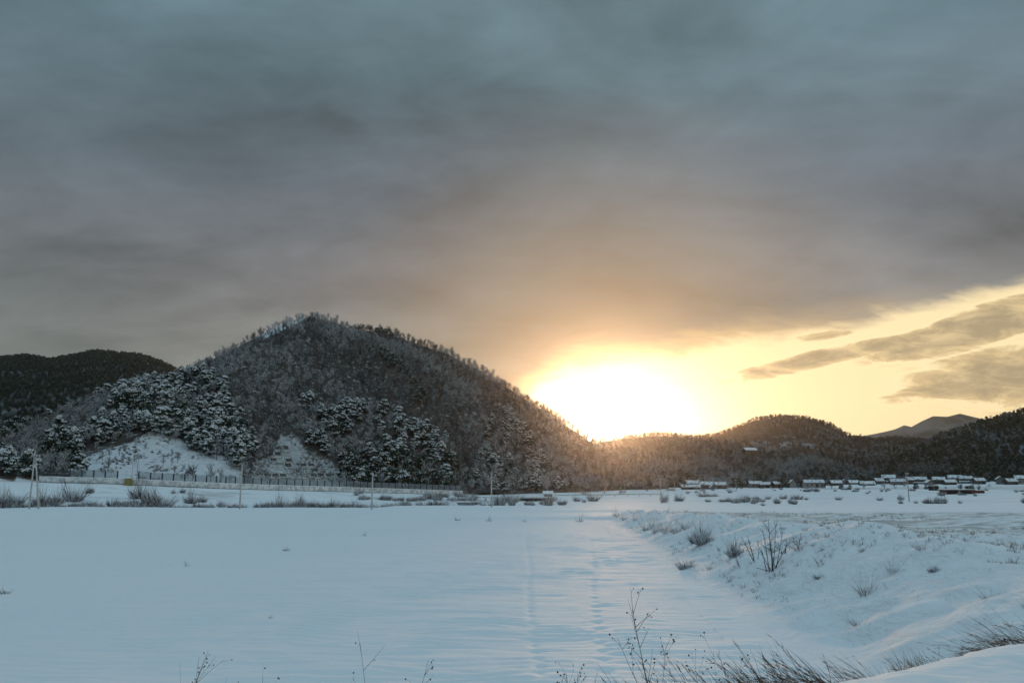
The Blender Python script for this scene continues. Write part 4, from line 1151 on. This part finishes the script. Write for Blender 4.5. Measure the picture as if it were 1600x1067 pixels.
mb = MB(); mb.box((0, 0, 1.0), (3.8, 3, 2.4)); mb.build("wall", M["dark"], o)
mb = MB(); mb.box((0, 0, 2.28), (4.2, 3.4, .16)); mb.build("roof", M["snow"], o)
mb = MB(); mb.box((-.8, -1.53, .9), (.9, .06, 1.8)); mb.build("door", M["wall_brown"], o)

# ------------------------------------------------------------------ single trees and shrubs of the plain
def tree_at(px, D, kind, sc, label, name="tree", k=0, zs=1.0, sink=0.3, group=None):
    x, y, z = on_ground(px, D); e = empty(name, (x, y, z - sink), k * 1.3, sc); e.scale = (sc, sc, sc * zs)
    tag(e, label, "tree", group); tm, cm = PROTO[kind][k % len(PROTO[kind])]; inst("trunk", tm, e); inst("crown", cm, e)
tree_at(1151, 560, "everdark", 2.1, "broad dome shaped tree with frosted top among the village houses", "dome_tree", 1, .62)
tree_at(1146, 575, "barefrost", 2.0, "tall frosted leafless tree behind the dome shaped tree", "frosted_tree", 0, .9)
tree_at(1222, 590, "everdark", 1.5, "left tree of the dark grove in mid village", "grove_tree", 0, .8)
tree_at(1229, 600, "everdark", 1.5, "right tree of the dark grove in mid village", "grove_tree", 2, .8)
tree_at(1253, 600, "everdark", 1.2, "dark tree between the two broad white-roofed buildings", "village_tree", 1, .8)
tree_at(1290, 600, "everdark", 1.1, "dark tree right of the long white-roofed hall", "village_tree", 2, .8)
tree_at(1343, 600, "everdark", 1.3, "dark tree at the foot of the ridge behind the low pale house", "village_tree", 0, .8)
tree_at(1513, 350, "everdark", .95, "dark bushy tree rising behind the rust red shed", "bushy_tree", 1, .62)
tree_at(1500, 352, "bareplain", .6, "small brown tree left of the dark bushy tree by the red shed", "small_tree", 1)
tree_at(1528, 352, "bareplain", .6, "small brown tree right of the dark bushy tree by the red shed", "small_tree", 2)
tree_at(277, 338, "conifer", .95, "snowy pointed conifer on the skyline of the left shoulder", "conifer", 2, 1)

rv = random.Random(31)
for k, px in enumerate([1069, 1098, 1118, 1131, 1165, 1189, 1205, 1247, 1262, 1284, 1299, 1314, 1327, 1349, 1364, 1381, 1397, 1413, 1430, 1446, 1462, 1477, 1500, 1520, 1545, 1555, 1572, 1590]):
    tree_at(px, rv.uniform(480, 560), rv.choice(["bare", "everdark", "barefrost"]), rv.uniform(.45, .8), "small garden tree standing among the village houses", "garden_tree", k, rv.uniform(.7, 1), group="small garden trees of the village")

def shrub_at(px, D, meshes, sc, label, name="shrub", k=0, zs=1.0, group=None, cat="shrub", py=None):
    x, y, z = on_ground(px, D) if py is None else from_base(px, py)
    o = inst(name, meshes[k % len(meshes)], None, (x, y, z), k * 2.1, (sc, sc, sc * zs)); tag(o, label, cat, group); return o
BIG = [shrub_proto(s, 2.0, 2.6, 330, .38, .020) for s in (61, 62, 63)]
PALE = [shrub_proto(s, 1.8, 2.2, 380, .62, .022) for s in (64, 65)]
i_ = 0
for px, D, sc, zs, pale, lab in [
 (8, 175, 2.2, 1.3, 0, "dark scrub bush cut off by the left edge below the wood"),
 (30, 180, 1.9, 1, 0, "dark scrub bush just left of the braced poles"),
 (68, 178, 2.3, 1, 0, "dark brown bush just right of the braced poles"),
 (92, 182, 2.1, 1, 0, "spreading dark bush two bushes right of the braced poles"),
 (118, 188, 2.6, 1.2, 0, "big brownish bush overlapping the left end of the retaining wall"),
 (218, 196, 2.6, 1.2, 0, "big brownish bush below the yellow cabinet"),
 (240, 182, 2.6, 1.1, 0, "widest brown bush on the embankment right of the cabinet"),
 (258, 176, 2.2, 1, 0, "brown bush with snow at the foot of the embankment, right of the widest one"),
 (300, 190, 2.0, 1, 0, "reddish brown bush midway between cabinet and plain pole"),
 (318, 196, 1.5, .8, 0, "flat reddish bush high on the embankment left of the plain pole"),
 (348, 180, 1.3, .8, 1, "small frosted bush left of the plain pole"),
 (438, 172, 1.9, 1, 0, "dark bush at the field edge right of the plain pole"),
 (452, 173, 1.6, .9, 0, "dark low bush close beside another in mid embankment"),
 (470, 176, 2.2, 1, 1, "pale frosted bush on the embankment below the slope frame"),
 (520, 171, 1.5, .8, 0, "low dark bush left of the pole with the short arm"),
 (592, 170, 1.2, .8, 0, "small dark bush right beside the pole with the short arm"),
 (632, 173, 1.8, .9, 1, "frosted bush between the short-armed pole and the railing"),
 (662, 175, 1.9, .9, 1, "frosted bush in the thicket left of the railing"),
 (690, 178, 2.0, .9, 1, "frosted bush behind the left end of the railing"),
 (726, 190, 2.2, 1, 0, "dark bush at the end of the retaining wall"),
 (742, 192, 1.9, .9, 0, "dark green-brown bush left of the two-armed pole"),
 (782, 190, 2.2, .8, 0, "dark bush right of the two-armed pole"),
 (798, 188, 2.2, .8, 0, "dark bush just left of the bridge"),
 (862, 205, 1.6, .9, 1, "frosted bush at the right end of the bridge"),
 (901, 215, 1.7, 1, 0, "greyish bush on the plain right of the bridge"),
 (926, 215, 2.4, .9, 0, "brown rounded bush on the plain below the sun"),
 (912, 300, 1.7, .7, 0, "small dark bush beyond the guard rail, left"),
 (970, 300, 1.5, .7, 0, "small dark bush beyond the guard rail, right"),
 (1037, 205, 1.7, 1.4, 1, "tall frosted bush beside the pole right of the sun"),
 (1060, 215, 2.4, .9, 1, "broad frosted bush right of the pole right of the sun"),
 (1096, 260, 2.2, .9, 0, "dark bush with tangled top on the plain before the village"),
 (1106, 262, 1.9, .6, 0, "long low dark bush on the plain before the village"),
 (1116, 264, 1.7, .5, 0, "low dark bush at the end of the row before the village"),
 (1126, 205, 1.2, .8, 0, "left one of two dark bushes at the near edge of the plain"),
 (1139, 205, 1.4, .8, 0, "right one of two dark bushes at the near edge of the plain"),
 (1140, 360, 1.6, .9, 0, "small round dark bush in front of the dome shaped tree"),
 (1168, 230, 1.3, .6, 1, "tiny frosted bush on the plain right of the two dark bushes"),
 (1240, 240, 2.0, .7, 1, "wide frosted bush in mid plain"),
 (1275, 380, 2.0, 1.0, 0, "lone round dark bush on the white plain before the long hall"),
 (1308, 235, 1.5, .9, 1, "frosted bush left of the slim dark pole"),
 (1372, 230, 1.4, .7, 1, "low frosted bush just left of the slim dark pole"),
 (1405, 235, 1.8, .9, 1, "bluish frosted bush right by the slim dark pole"),
 (1478, 345, 2.2, 1.0, 0, "brown brush pile at the left end of the rust red shed"),
 (1190, 168, .7, .8, 0, "tiny dark tuft by the near edge of the far plain")]:
    shrub_at(px, D, PALE if pale else BIG, sc * (.82 if px < 870 else .60), lab, "bare_shrub", i_, zs * 1.15, "leafless shrubs about the stream and plain"); i_ += 1

# tufts on the open field
TUFT = [shrub_proto(s, .8, .8, 46, .45, .010, ("straw", "frost")) for s in (71, 72)]
for j, (px, py, sc, lab) in enumerate([
 (715, 813, 1.3, "leftmost of four grass tufts along the far field edge"), (765, 814, 1.2, "second of four grass tufts along the far field edge"),
 (819, 815, 1.2, "third of four grass tufts along the far field edge"), (906, 815, 1.9, "rightmost and palest of four grass tufts along the far field edge"),
 (447, 860, .9, "small dry tuft alone in the left part of the field"), (292, 884, .7, "faint tuft poking from the snow in the left field"),
 (8, 928, .7, "tiny tuft at the left edge of the field"), (570, 838, .8, "low tuft in the middle of the far field"), (422, 966, .35, "speck-like tuft in the near left field"), (1043, 806, 1.1, "dry tuft where the bank meets the far fields")]):
    shrub_at(px, 0, TUFT, sc, lab, "grass_tuft", j, 1, "tufts on the open snow field", "grass tuft", py=py)

# ------------------------------------------------------------------ bank plants
REED = [shrub_proto(s, 2.1, 1.3, 90, .5, .010, ("straw", "frost")) for s in (81, 82, 83)]
def bank(px, py, meshes, sc, lab, name, cat, k=0, zs=1.0, grp=None):
    x, y, z = from_base(px, py, 1.5); o = inst(name, meshes[k % len(meshes)], None, (x, y, z - .05), k * 1.7, (sc, sc, sc * zs)); tag(o, lab, cat, grp)
for j, (px, py, sc, zs, pale, lab) in enumerate([
 (962, 808, 1.0, 1.5, 0, "thin upright reeds at the far left end of the bank"), (975, 812, .8, 1.1, 0, "thin reeds second from the far left end of the bank"),
 (993, 816, .9, 1.1, 0, "leaning dark reeds left of the big reed thicket"), (1012, 826, 1.3, 1.1, 0, "left flank of the big reed thicket on the bank"),
 (1026, 832, 1.5, 1.1, 0, "darkest clump in the big reed thicket on the bank"), (1042, 834, 1.5, 1, 0, "clump in the middle of the big reed thicket"),
 (1058, 832, 1.4, 1, 0, "right flank of the big reed thicket on the bank"), (1072, 826, 1.1, 1, 0, "small clump trailing right of the big reed thicket"),
 (1098, 850, 1.4, 1.2, 1, "fan shaped frosted bush below the reed thicket"), (1086, 846, .9, 1, 1, "small frosted bush left of the fan shaped one"),
 (1148, 868, .9, 1.2, 1, "feathery frosted bush left of the dark stalks"), (1070, 888, .8, .9, 1, "low twiggy bush near the foot of the bank"),
 (1065, 848, .5, .8, 0, "little dark tuft below the reed thicket"), (1248, 866, .7, 1.2, 0, "thin dark reeds just right of the dark stalks"),
 (1353, 925, .8, 1.0, 0, "dark spiky clump with upright stalks in mid bank"), (1395, 895, .8, .8, 0, "reddish tangled clump right of the spiky one"),
 (1340, 975, .5, .6, 0, "smudge of dark grass low on the near bank"), (1300, 870, .4, .8, 0, "small tuft high on the bank crest"),
 (1440, 860, .6, .6, 0, "thin clump on the bank crest toward the right"), (1490, 850, .6, .5, 0, "flat brown clump on the crest near the right edge"),
 (1180, 925, .4, .7, 0, "small sprig at the foot of the bank"), (1545, 930, .5, .6, 0, "small dark clump near the right edge of the bank"),
 (1280, 905, .4, .7, 1, "frosted sprig beside the snowy hollow in mid bank"), (1460, 890, .45, .6, 1, "frosted sprig under the crest to the right")]):
    bank(px, py, PALE if pale else REED, sc * (0.6 if pale else .68), lab, "dry_reeds" if not pale else "frosted_bush", "reeds" if not pale else "bush", j, zs, "dry plants on the bank")
# fine scattered stalks over the bank: uncountable
T = []
r_ = np.random.default_rng(77)
SRC["reed"] = [bpy.data.objects.new("stand_reed", shrub_proto(s, .55, .5, 16, .15, .008, ("straw", "frost"))) for s in (91, 92, 93)]
for _ in range(4000):
    y = r_.uniform(24, 125) if r_.random() < .75 else r_.uniform(18, 45); x = foot_x(y) + r_.uniform(.5, 26)
    n = float(fbm(x, y, 5, 3, 123)) + (.25 if x < foot_x(y) + 12 else -.02)
    if n < .16: continue
    T.append((x, y, float(gz(x, y)), "reed", r_.uniform(.25, .8)))
stand_of("bank_stalks", T, "scattered dry stalks poking through snow over the bank and upper field")

def stalk(mb, r, p0, d, L, rad, depth, seeds, bend=.3, mi=0, nb=None):
    """one branching dead stem with seed heads"""
    P = [Vector(p0)]; dd = Vector(d).normalized(); n = 6
    for i in range(n):
        dd = (dd + rvec(r) * .10 * bend * 3 / (depth + 1)).normalized(); P.append(P[-1] + dd * L / n)
    mb.tube(P, [rad * (1 - .7 * i / n) for i in range(n + 1)], 5, mi)
    if depth > 0:
        for k in range(nb if nb is not None else r.randint(5, 8)):
            t = r.uniform(.35, .97); i = min(int(t * n), n - 1); q = P[i].lerp(P[i + 1], t * n - i)
            side = (dd + rvec(r) * .95).normalized(); side = Vector((side.x * 1.3, side.y * .8, abs(side.z) * .9 + .15)).normalized()
            stalk(mb, r, q, side, L * r.uniform(.12, .30), rad * .5, depth - 1, seeds, bend, mi, r.randint(1, 3))
    if depth == 0 and seeds:
        mb.ball(P[-1], seeds * r.uniform(.7, 1.3), mi)
# dark standing stalks on the bank
def dark_stalks(px, py, specs, lab, seed):
    x, y, z = from_base(px, py, 1.5); r = random.Random(seed); o = empty("dark_stalks", (x, y, z - .05)); tag(o, lab, "shrub", "bare dark shrubs on the bank"); s = y / F
    for (dx0, dx, hh, rad, nb) in specs:
        mb = MB(); stalk(mb, r, (dx0 * s, r.uniform(-.3, .3), 0), (dx * s, r.uniform(-.1, .1), hh * s), math.hypot(dx, hh) * s, rad * .62, 2, .0, .5, 0, nb); mb.build("stem", [M["stem"]], o)
dark_stalks(1206, 893, [(0, -3, 45, .06, 6), (-6, -8, 62, .035, 5), (0, 4, 78, .045, 7), (6, 12, 60, .035, 5), (-2, -18, 40, .03, 5), (3, 26, 45, .04, 3), (-8, -4, 30, .04, 4), (0, -22, 4, .04, 1), (8, -2, 28, .03, 4), (2, 8, 82, .025, 6)], "tallest dark bare shrub standing on the bank", 1)
dark_stalks(1181, 878, [(0, -8, 38, .045, 4), (-2, -16, 36, .035, 3), (3, 4, 20, .03, 3)], "dark forked shrub just left of the tallest one on the bank", 2)
dark_stalks(1154, 884, [(0, -5, 18, .045, 4), (0, -10, 32, .02, 5)], "short dark stub with fine twigs left of the forked shrub", 3)
dark_stalks(1229, 866, [(-4, 3, 22, .05, 1), (-6, 1, 5, .07, 0)], "single thick dark stalk right of the tallest shrub", 4)
dark_stalks(1249, 870, [(0, 0, 14, .035, 1), (0, 5, 26, .03, 1)], "thin bent dark stalk at the right of the shrub group", 5)

# ------------------------------------------------------------------ foreground weeds and grasses on the shoulder slope
def weed(px, ytip, D, lean, lab, seed, nb=8, rad=.0042):
    x = ray(px, 1000)[0] * D; z = float(gz(x, D)); top = at(px, ytip, D)[2]; L = (top - z) * .95
    r = random.Random(seed); o = empty("dead_weed", (x - lean * L, D, z - .03)); tag(o, lab, "dead weed", "dead weeds standing at the bottom edge")
    mb = MB(); stalk(mb, r, (0, 0, 0), (lean, 0, 1), L * math.hypot(1, lean), rad, 2, 0.0085, .35, 0, nb); mb.build("stem", [M["stem"]], o)
    return o
weed(318, 1012, 8.6, .12, "forked dead weed with seed heads, leftmost at the bottom edge", 1, 7)
weed(283, 1020, 8.7, -.10, "faint slanting sprig left of the forked weed", 2, 4, .002)
weed(355, 1046, 8.5, .05, "tiny seed sprig between the left weeds", 3, 3, .002)
weed(417, 1040, 8.5, -.02, "short upright seed sprig in the bottom left", 4, 4, .002)
weed(560, 988, 8.4, -.16, "slender dead weed leaning left at bottom centre-left", 5, 8)
weed(662, 1014, 8.4, .18, "slender dead weed leaning right at bottom centre", 6, 7)
weed(990, 934, 7.6, -.20, "tallest dead weed with branching seed heads", 7, 11, .0055)
weed(968, 982, 7.5, -.42, "long slanting stem left of the tallest dead weed", 8, 7, .004)
weed(1038, 990, 7.6, .10, "upright seeded weed right of the tallest one", 9, 7, .003)
weed(1080, 1003, 7.9, -.08, "thin seeded sprig among the left grasses", 10, 6, .0025)
weed(1116, 1004, 7.9, -.04, "thin upright weed above the grass fringe", 11, 5, .0025)
weed(888, 1036, 7.6, -.05, "short bushy weed at the left end of the grass fringe", 12, 9, .003)
weed(906, 1040, 7.7, .10, "short weed beside the bushy one at the fringe end", 13, 9, .003)
weed(1155, 1026, 8.0, .05, "small seeded sprig in mid fringe", 14, 6, .0025)

def blades(mb, r, n, w, hmin, hmax, leanx, spread, rad, heads=.3):
    for _ in range(n):
        p = Vector((r.uniform(-w, w), r.uniform(-.12, .12), -.06)); L = r.uniform(hmin, hmax); lx = leanx * r.uniform(.4, 1.25) + r.gauss(0, spread)
        d = Vector((lx, r.uniform(-.15, .15), 1)).normalized(); P = [p]; k = 6; g = r.uniform(.0, .06) if r.random() < .6 else r.uniform(.08, .17)
        for i in range(k):
            d = (d + Vector((leanx * .12, 0, -g))).normalized(); P.append(P[-1] + d * L / k)
        ra = rad * r.uniform(.6, 1.3); mb.tube(P, [ra, ra, ra * .85, ra * .7, ra * .55, ra * .4, ra * .15], 3, 0)
        if r.random() < .22:       # snapped blade
            q = P[3]; e = q + Vector((r.uniform(-1, .4), r.uniform(-.3, .3), r.uniform(-.6, .1))) * L * .35; mb.tube([q, q.lerp(e, .5), e], [ra, ra * .7, ra * .2], 3, 0)
        if r.random() < heads:     # drooping plume
            t = P[-3]
            for _k in range(7):
                q = P[-3].lerp(P[-1], r.random()); e = q + (d + rvec(r) * .55).normalized() * L * .09; s = rvec(r).normalized() * ra * 1.1
                mb.tri(tuple(q - s), tuple(q + s), tuple(e))
def clump(px, D, n, w, ytip, ratio, lean, lab, seed, rad=.0035, spread=.25, heads=.3):
    x = ray(px, 1050)[0] * D; z = float(gz(x, D)); r = random.Random(seed)
    h1 = max(.12, at(px, ytip, D)[2] - z) * math.hypot(1, lean) * 1.08
    mb = MB(); blades(mb, r, n, w, h1 * ratio, h1, lean, spread, rad, heads); o = mb.build("grass_clump", [M["straw"]]); o.location = (x - lean * h1 * .25, D, z)
    tag(o, lab, "grass clump", "dead grass clumps along the shoulder edge")
def rimD(px):
    D = 6.5
    for _ in range(12): D = float(rim_y(ray(px, 1040)[0] * D))
    return D
clump(935, 7.5, 12, .10, 1029, .7, -.9, "bent grass blades at the left of the fringe", 1, .0045)
clump(1015, 7.5, 31, .14, 1023, .5, -.35, "grass at the foot of the tallest dead weed", 2)
clump(1100, 7.5, 42, .18, 1009, .45, -.6, "loose grass clump right of the tallest dead weed", 3)
clump(1150, 7.4, 78, .20, 1021, .5, -.5, "low tangled grass clump in mid fringe", 4)
clump(1200, 7.5, 109, .20, 1005, .45, -.55, "dense grass clump, left one of the thick pair", 5, .004)
clump(1255, 7.4, 133, .22, 999, .45, -.75, "densest brown grass clump with long bent blades", 6, .0042)
clump(1300, 7.4, 78, .16, 1015, .4, -.8, "grass clump where the snowy shoulder begins", 7, .004)
clump(1352, rimD(1352) + .35, 22, .08, 1000, .5, -.8, "thin fan of grass over the snow edge", 8, .003)
clump(1378, rimD(1378) + .35, 18, .10, 1022, .4, -.6, "short sparse grass behind the snow edge", 9, .003)
clump(1428, rimD(1428) + .25, 90, .14, 1002, .35, -.4, "upright bristly grass clump in the middle of the snow edge", 10, .0026)
clump(1452, rimD(1452) + .3, 34, .12, 1014, .4, -.5, "thin bristles right of the bristly clump", 11, .0026)
clump(1535, rimD(1535) + .35, 66, .18, 984, .5, -1.9, "long flattened grass clump pointing left over the snow edge", 12, .0034, .3)
clump(1568, rimD(1568) + .35, 75, .15, 964, .4, -1.35, "long leaning grass blades near the right edge", 13, .0034, .3)
clump(1592, rimD(1592) + .35, 66, .14, 962, .4, -1.0, "steep leaning grass blades at the right edge", 14, .0038, .3)
clump(1628, rimD(1628) + .3, 30, .12, 956, .6, -1.3, "long dark blades entering from the right edge", 15, .004, .3)
clump(1068, 7.5, 26, .14, 1020, .4, -.4, "thin bristly grass just right of the upright seeded weed", 17, .003)
clump(905, 7.6, 22, .12, 1044, .4, -.1, "low bristles under the short bushy weeds", 18, .0028)
clump(1480, rimD(1480) + .4, 34, .14, 1000, .4, -1.1, "short leaning grass left of the flattened clump", 19, .003)
clump(1570, rimD(1570) + 1.3, 39, .40, 936, .4, -.9, "sparse slanting blades behind the right-hand clumps", 16, .0026)

# ------------------------------------------------------------------ air
mb = MB(); mb.box((0, 0, 122), (6900, 6900, 262))
hz = mb.build("haze", [])
m = bpy.data.materials.new("haze"); m.use_nodes = True; nt = m.node_tree; nt.nodes.clear()
out = nt.nodes.new("ShaderNodeOutputMaterial"); pv = nt.nodes.new("ShaderNodeVolumePrincipled")
pv.inputs["Color"].default_value = (0.90, 0.92, 0.95, 1); pv.inputs["Density"].default_value = 0.00005; pv.inputs["Anisotropy"].default_value = 0.93
nt.links.new(pv.outputs[0], out.inputs["Volume"]); hz.data.materials.append(m)
tag(hz, "thin winter haze in the valley air", kind="stuff")
print("objects", len(scene.objects))
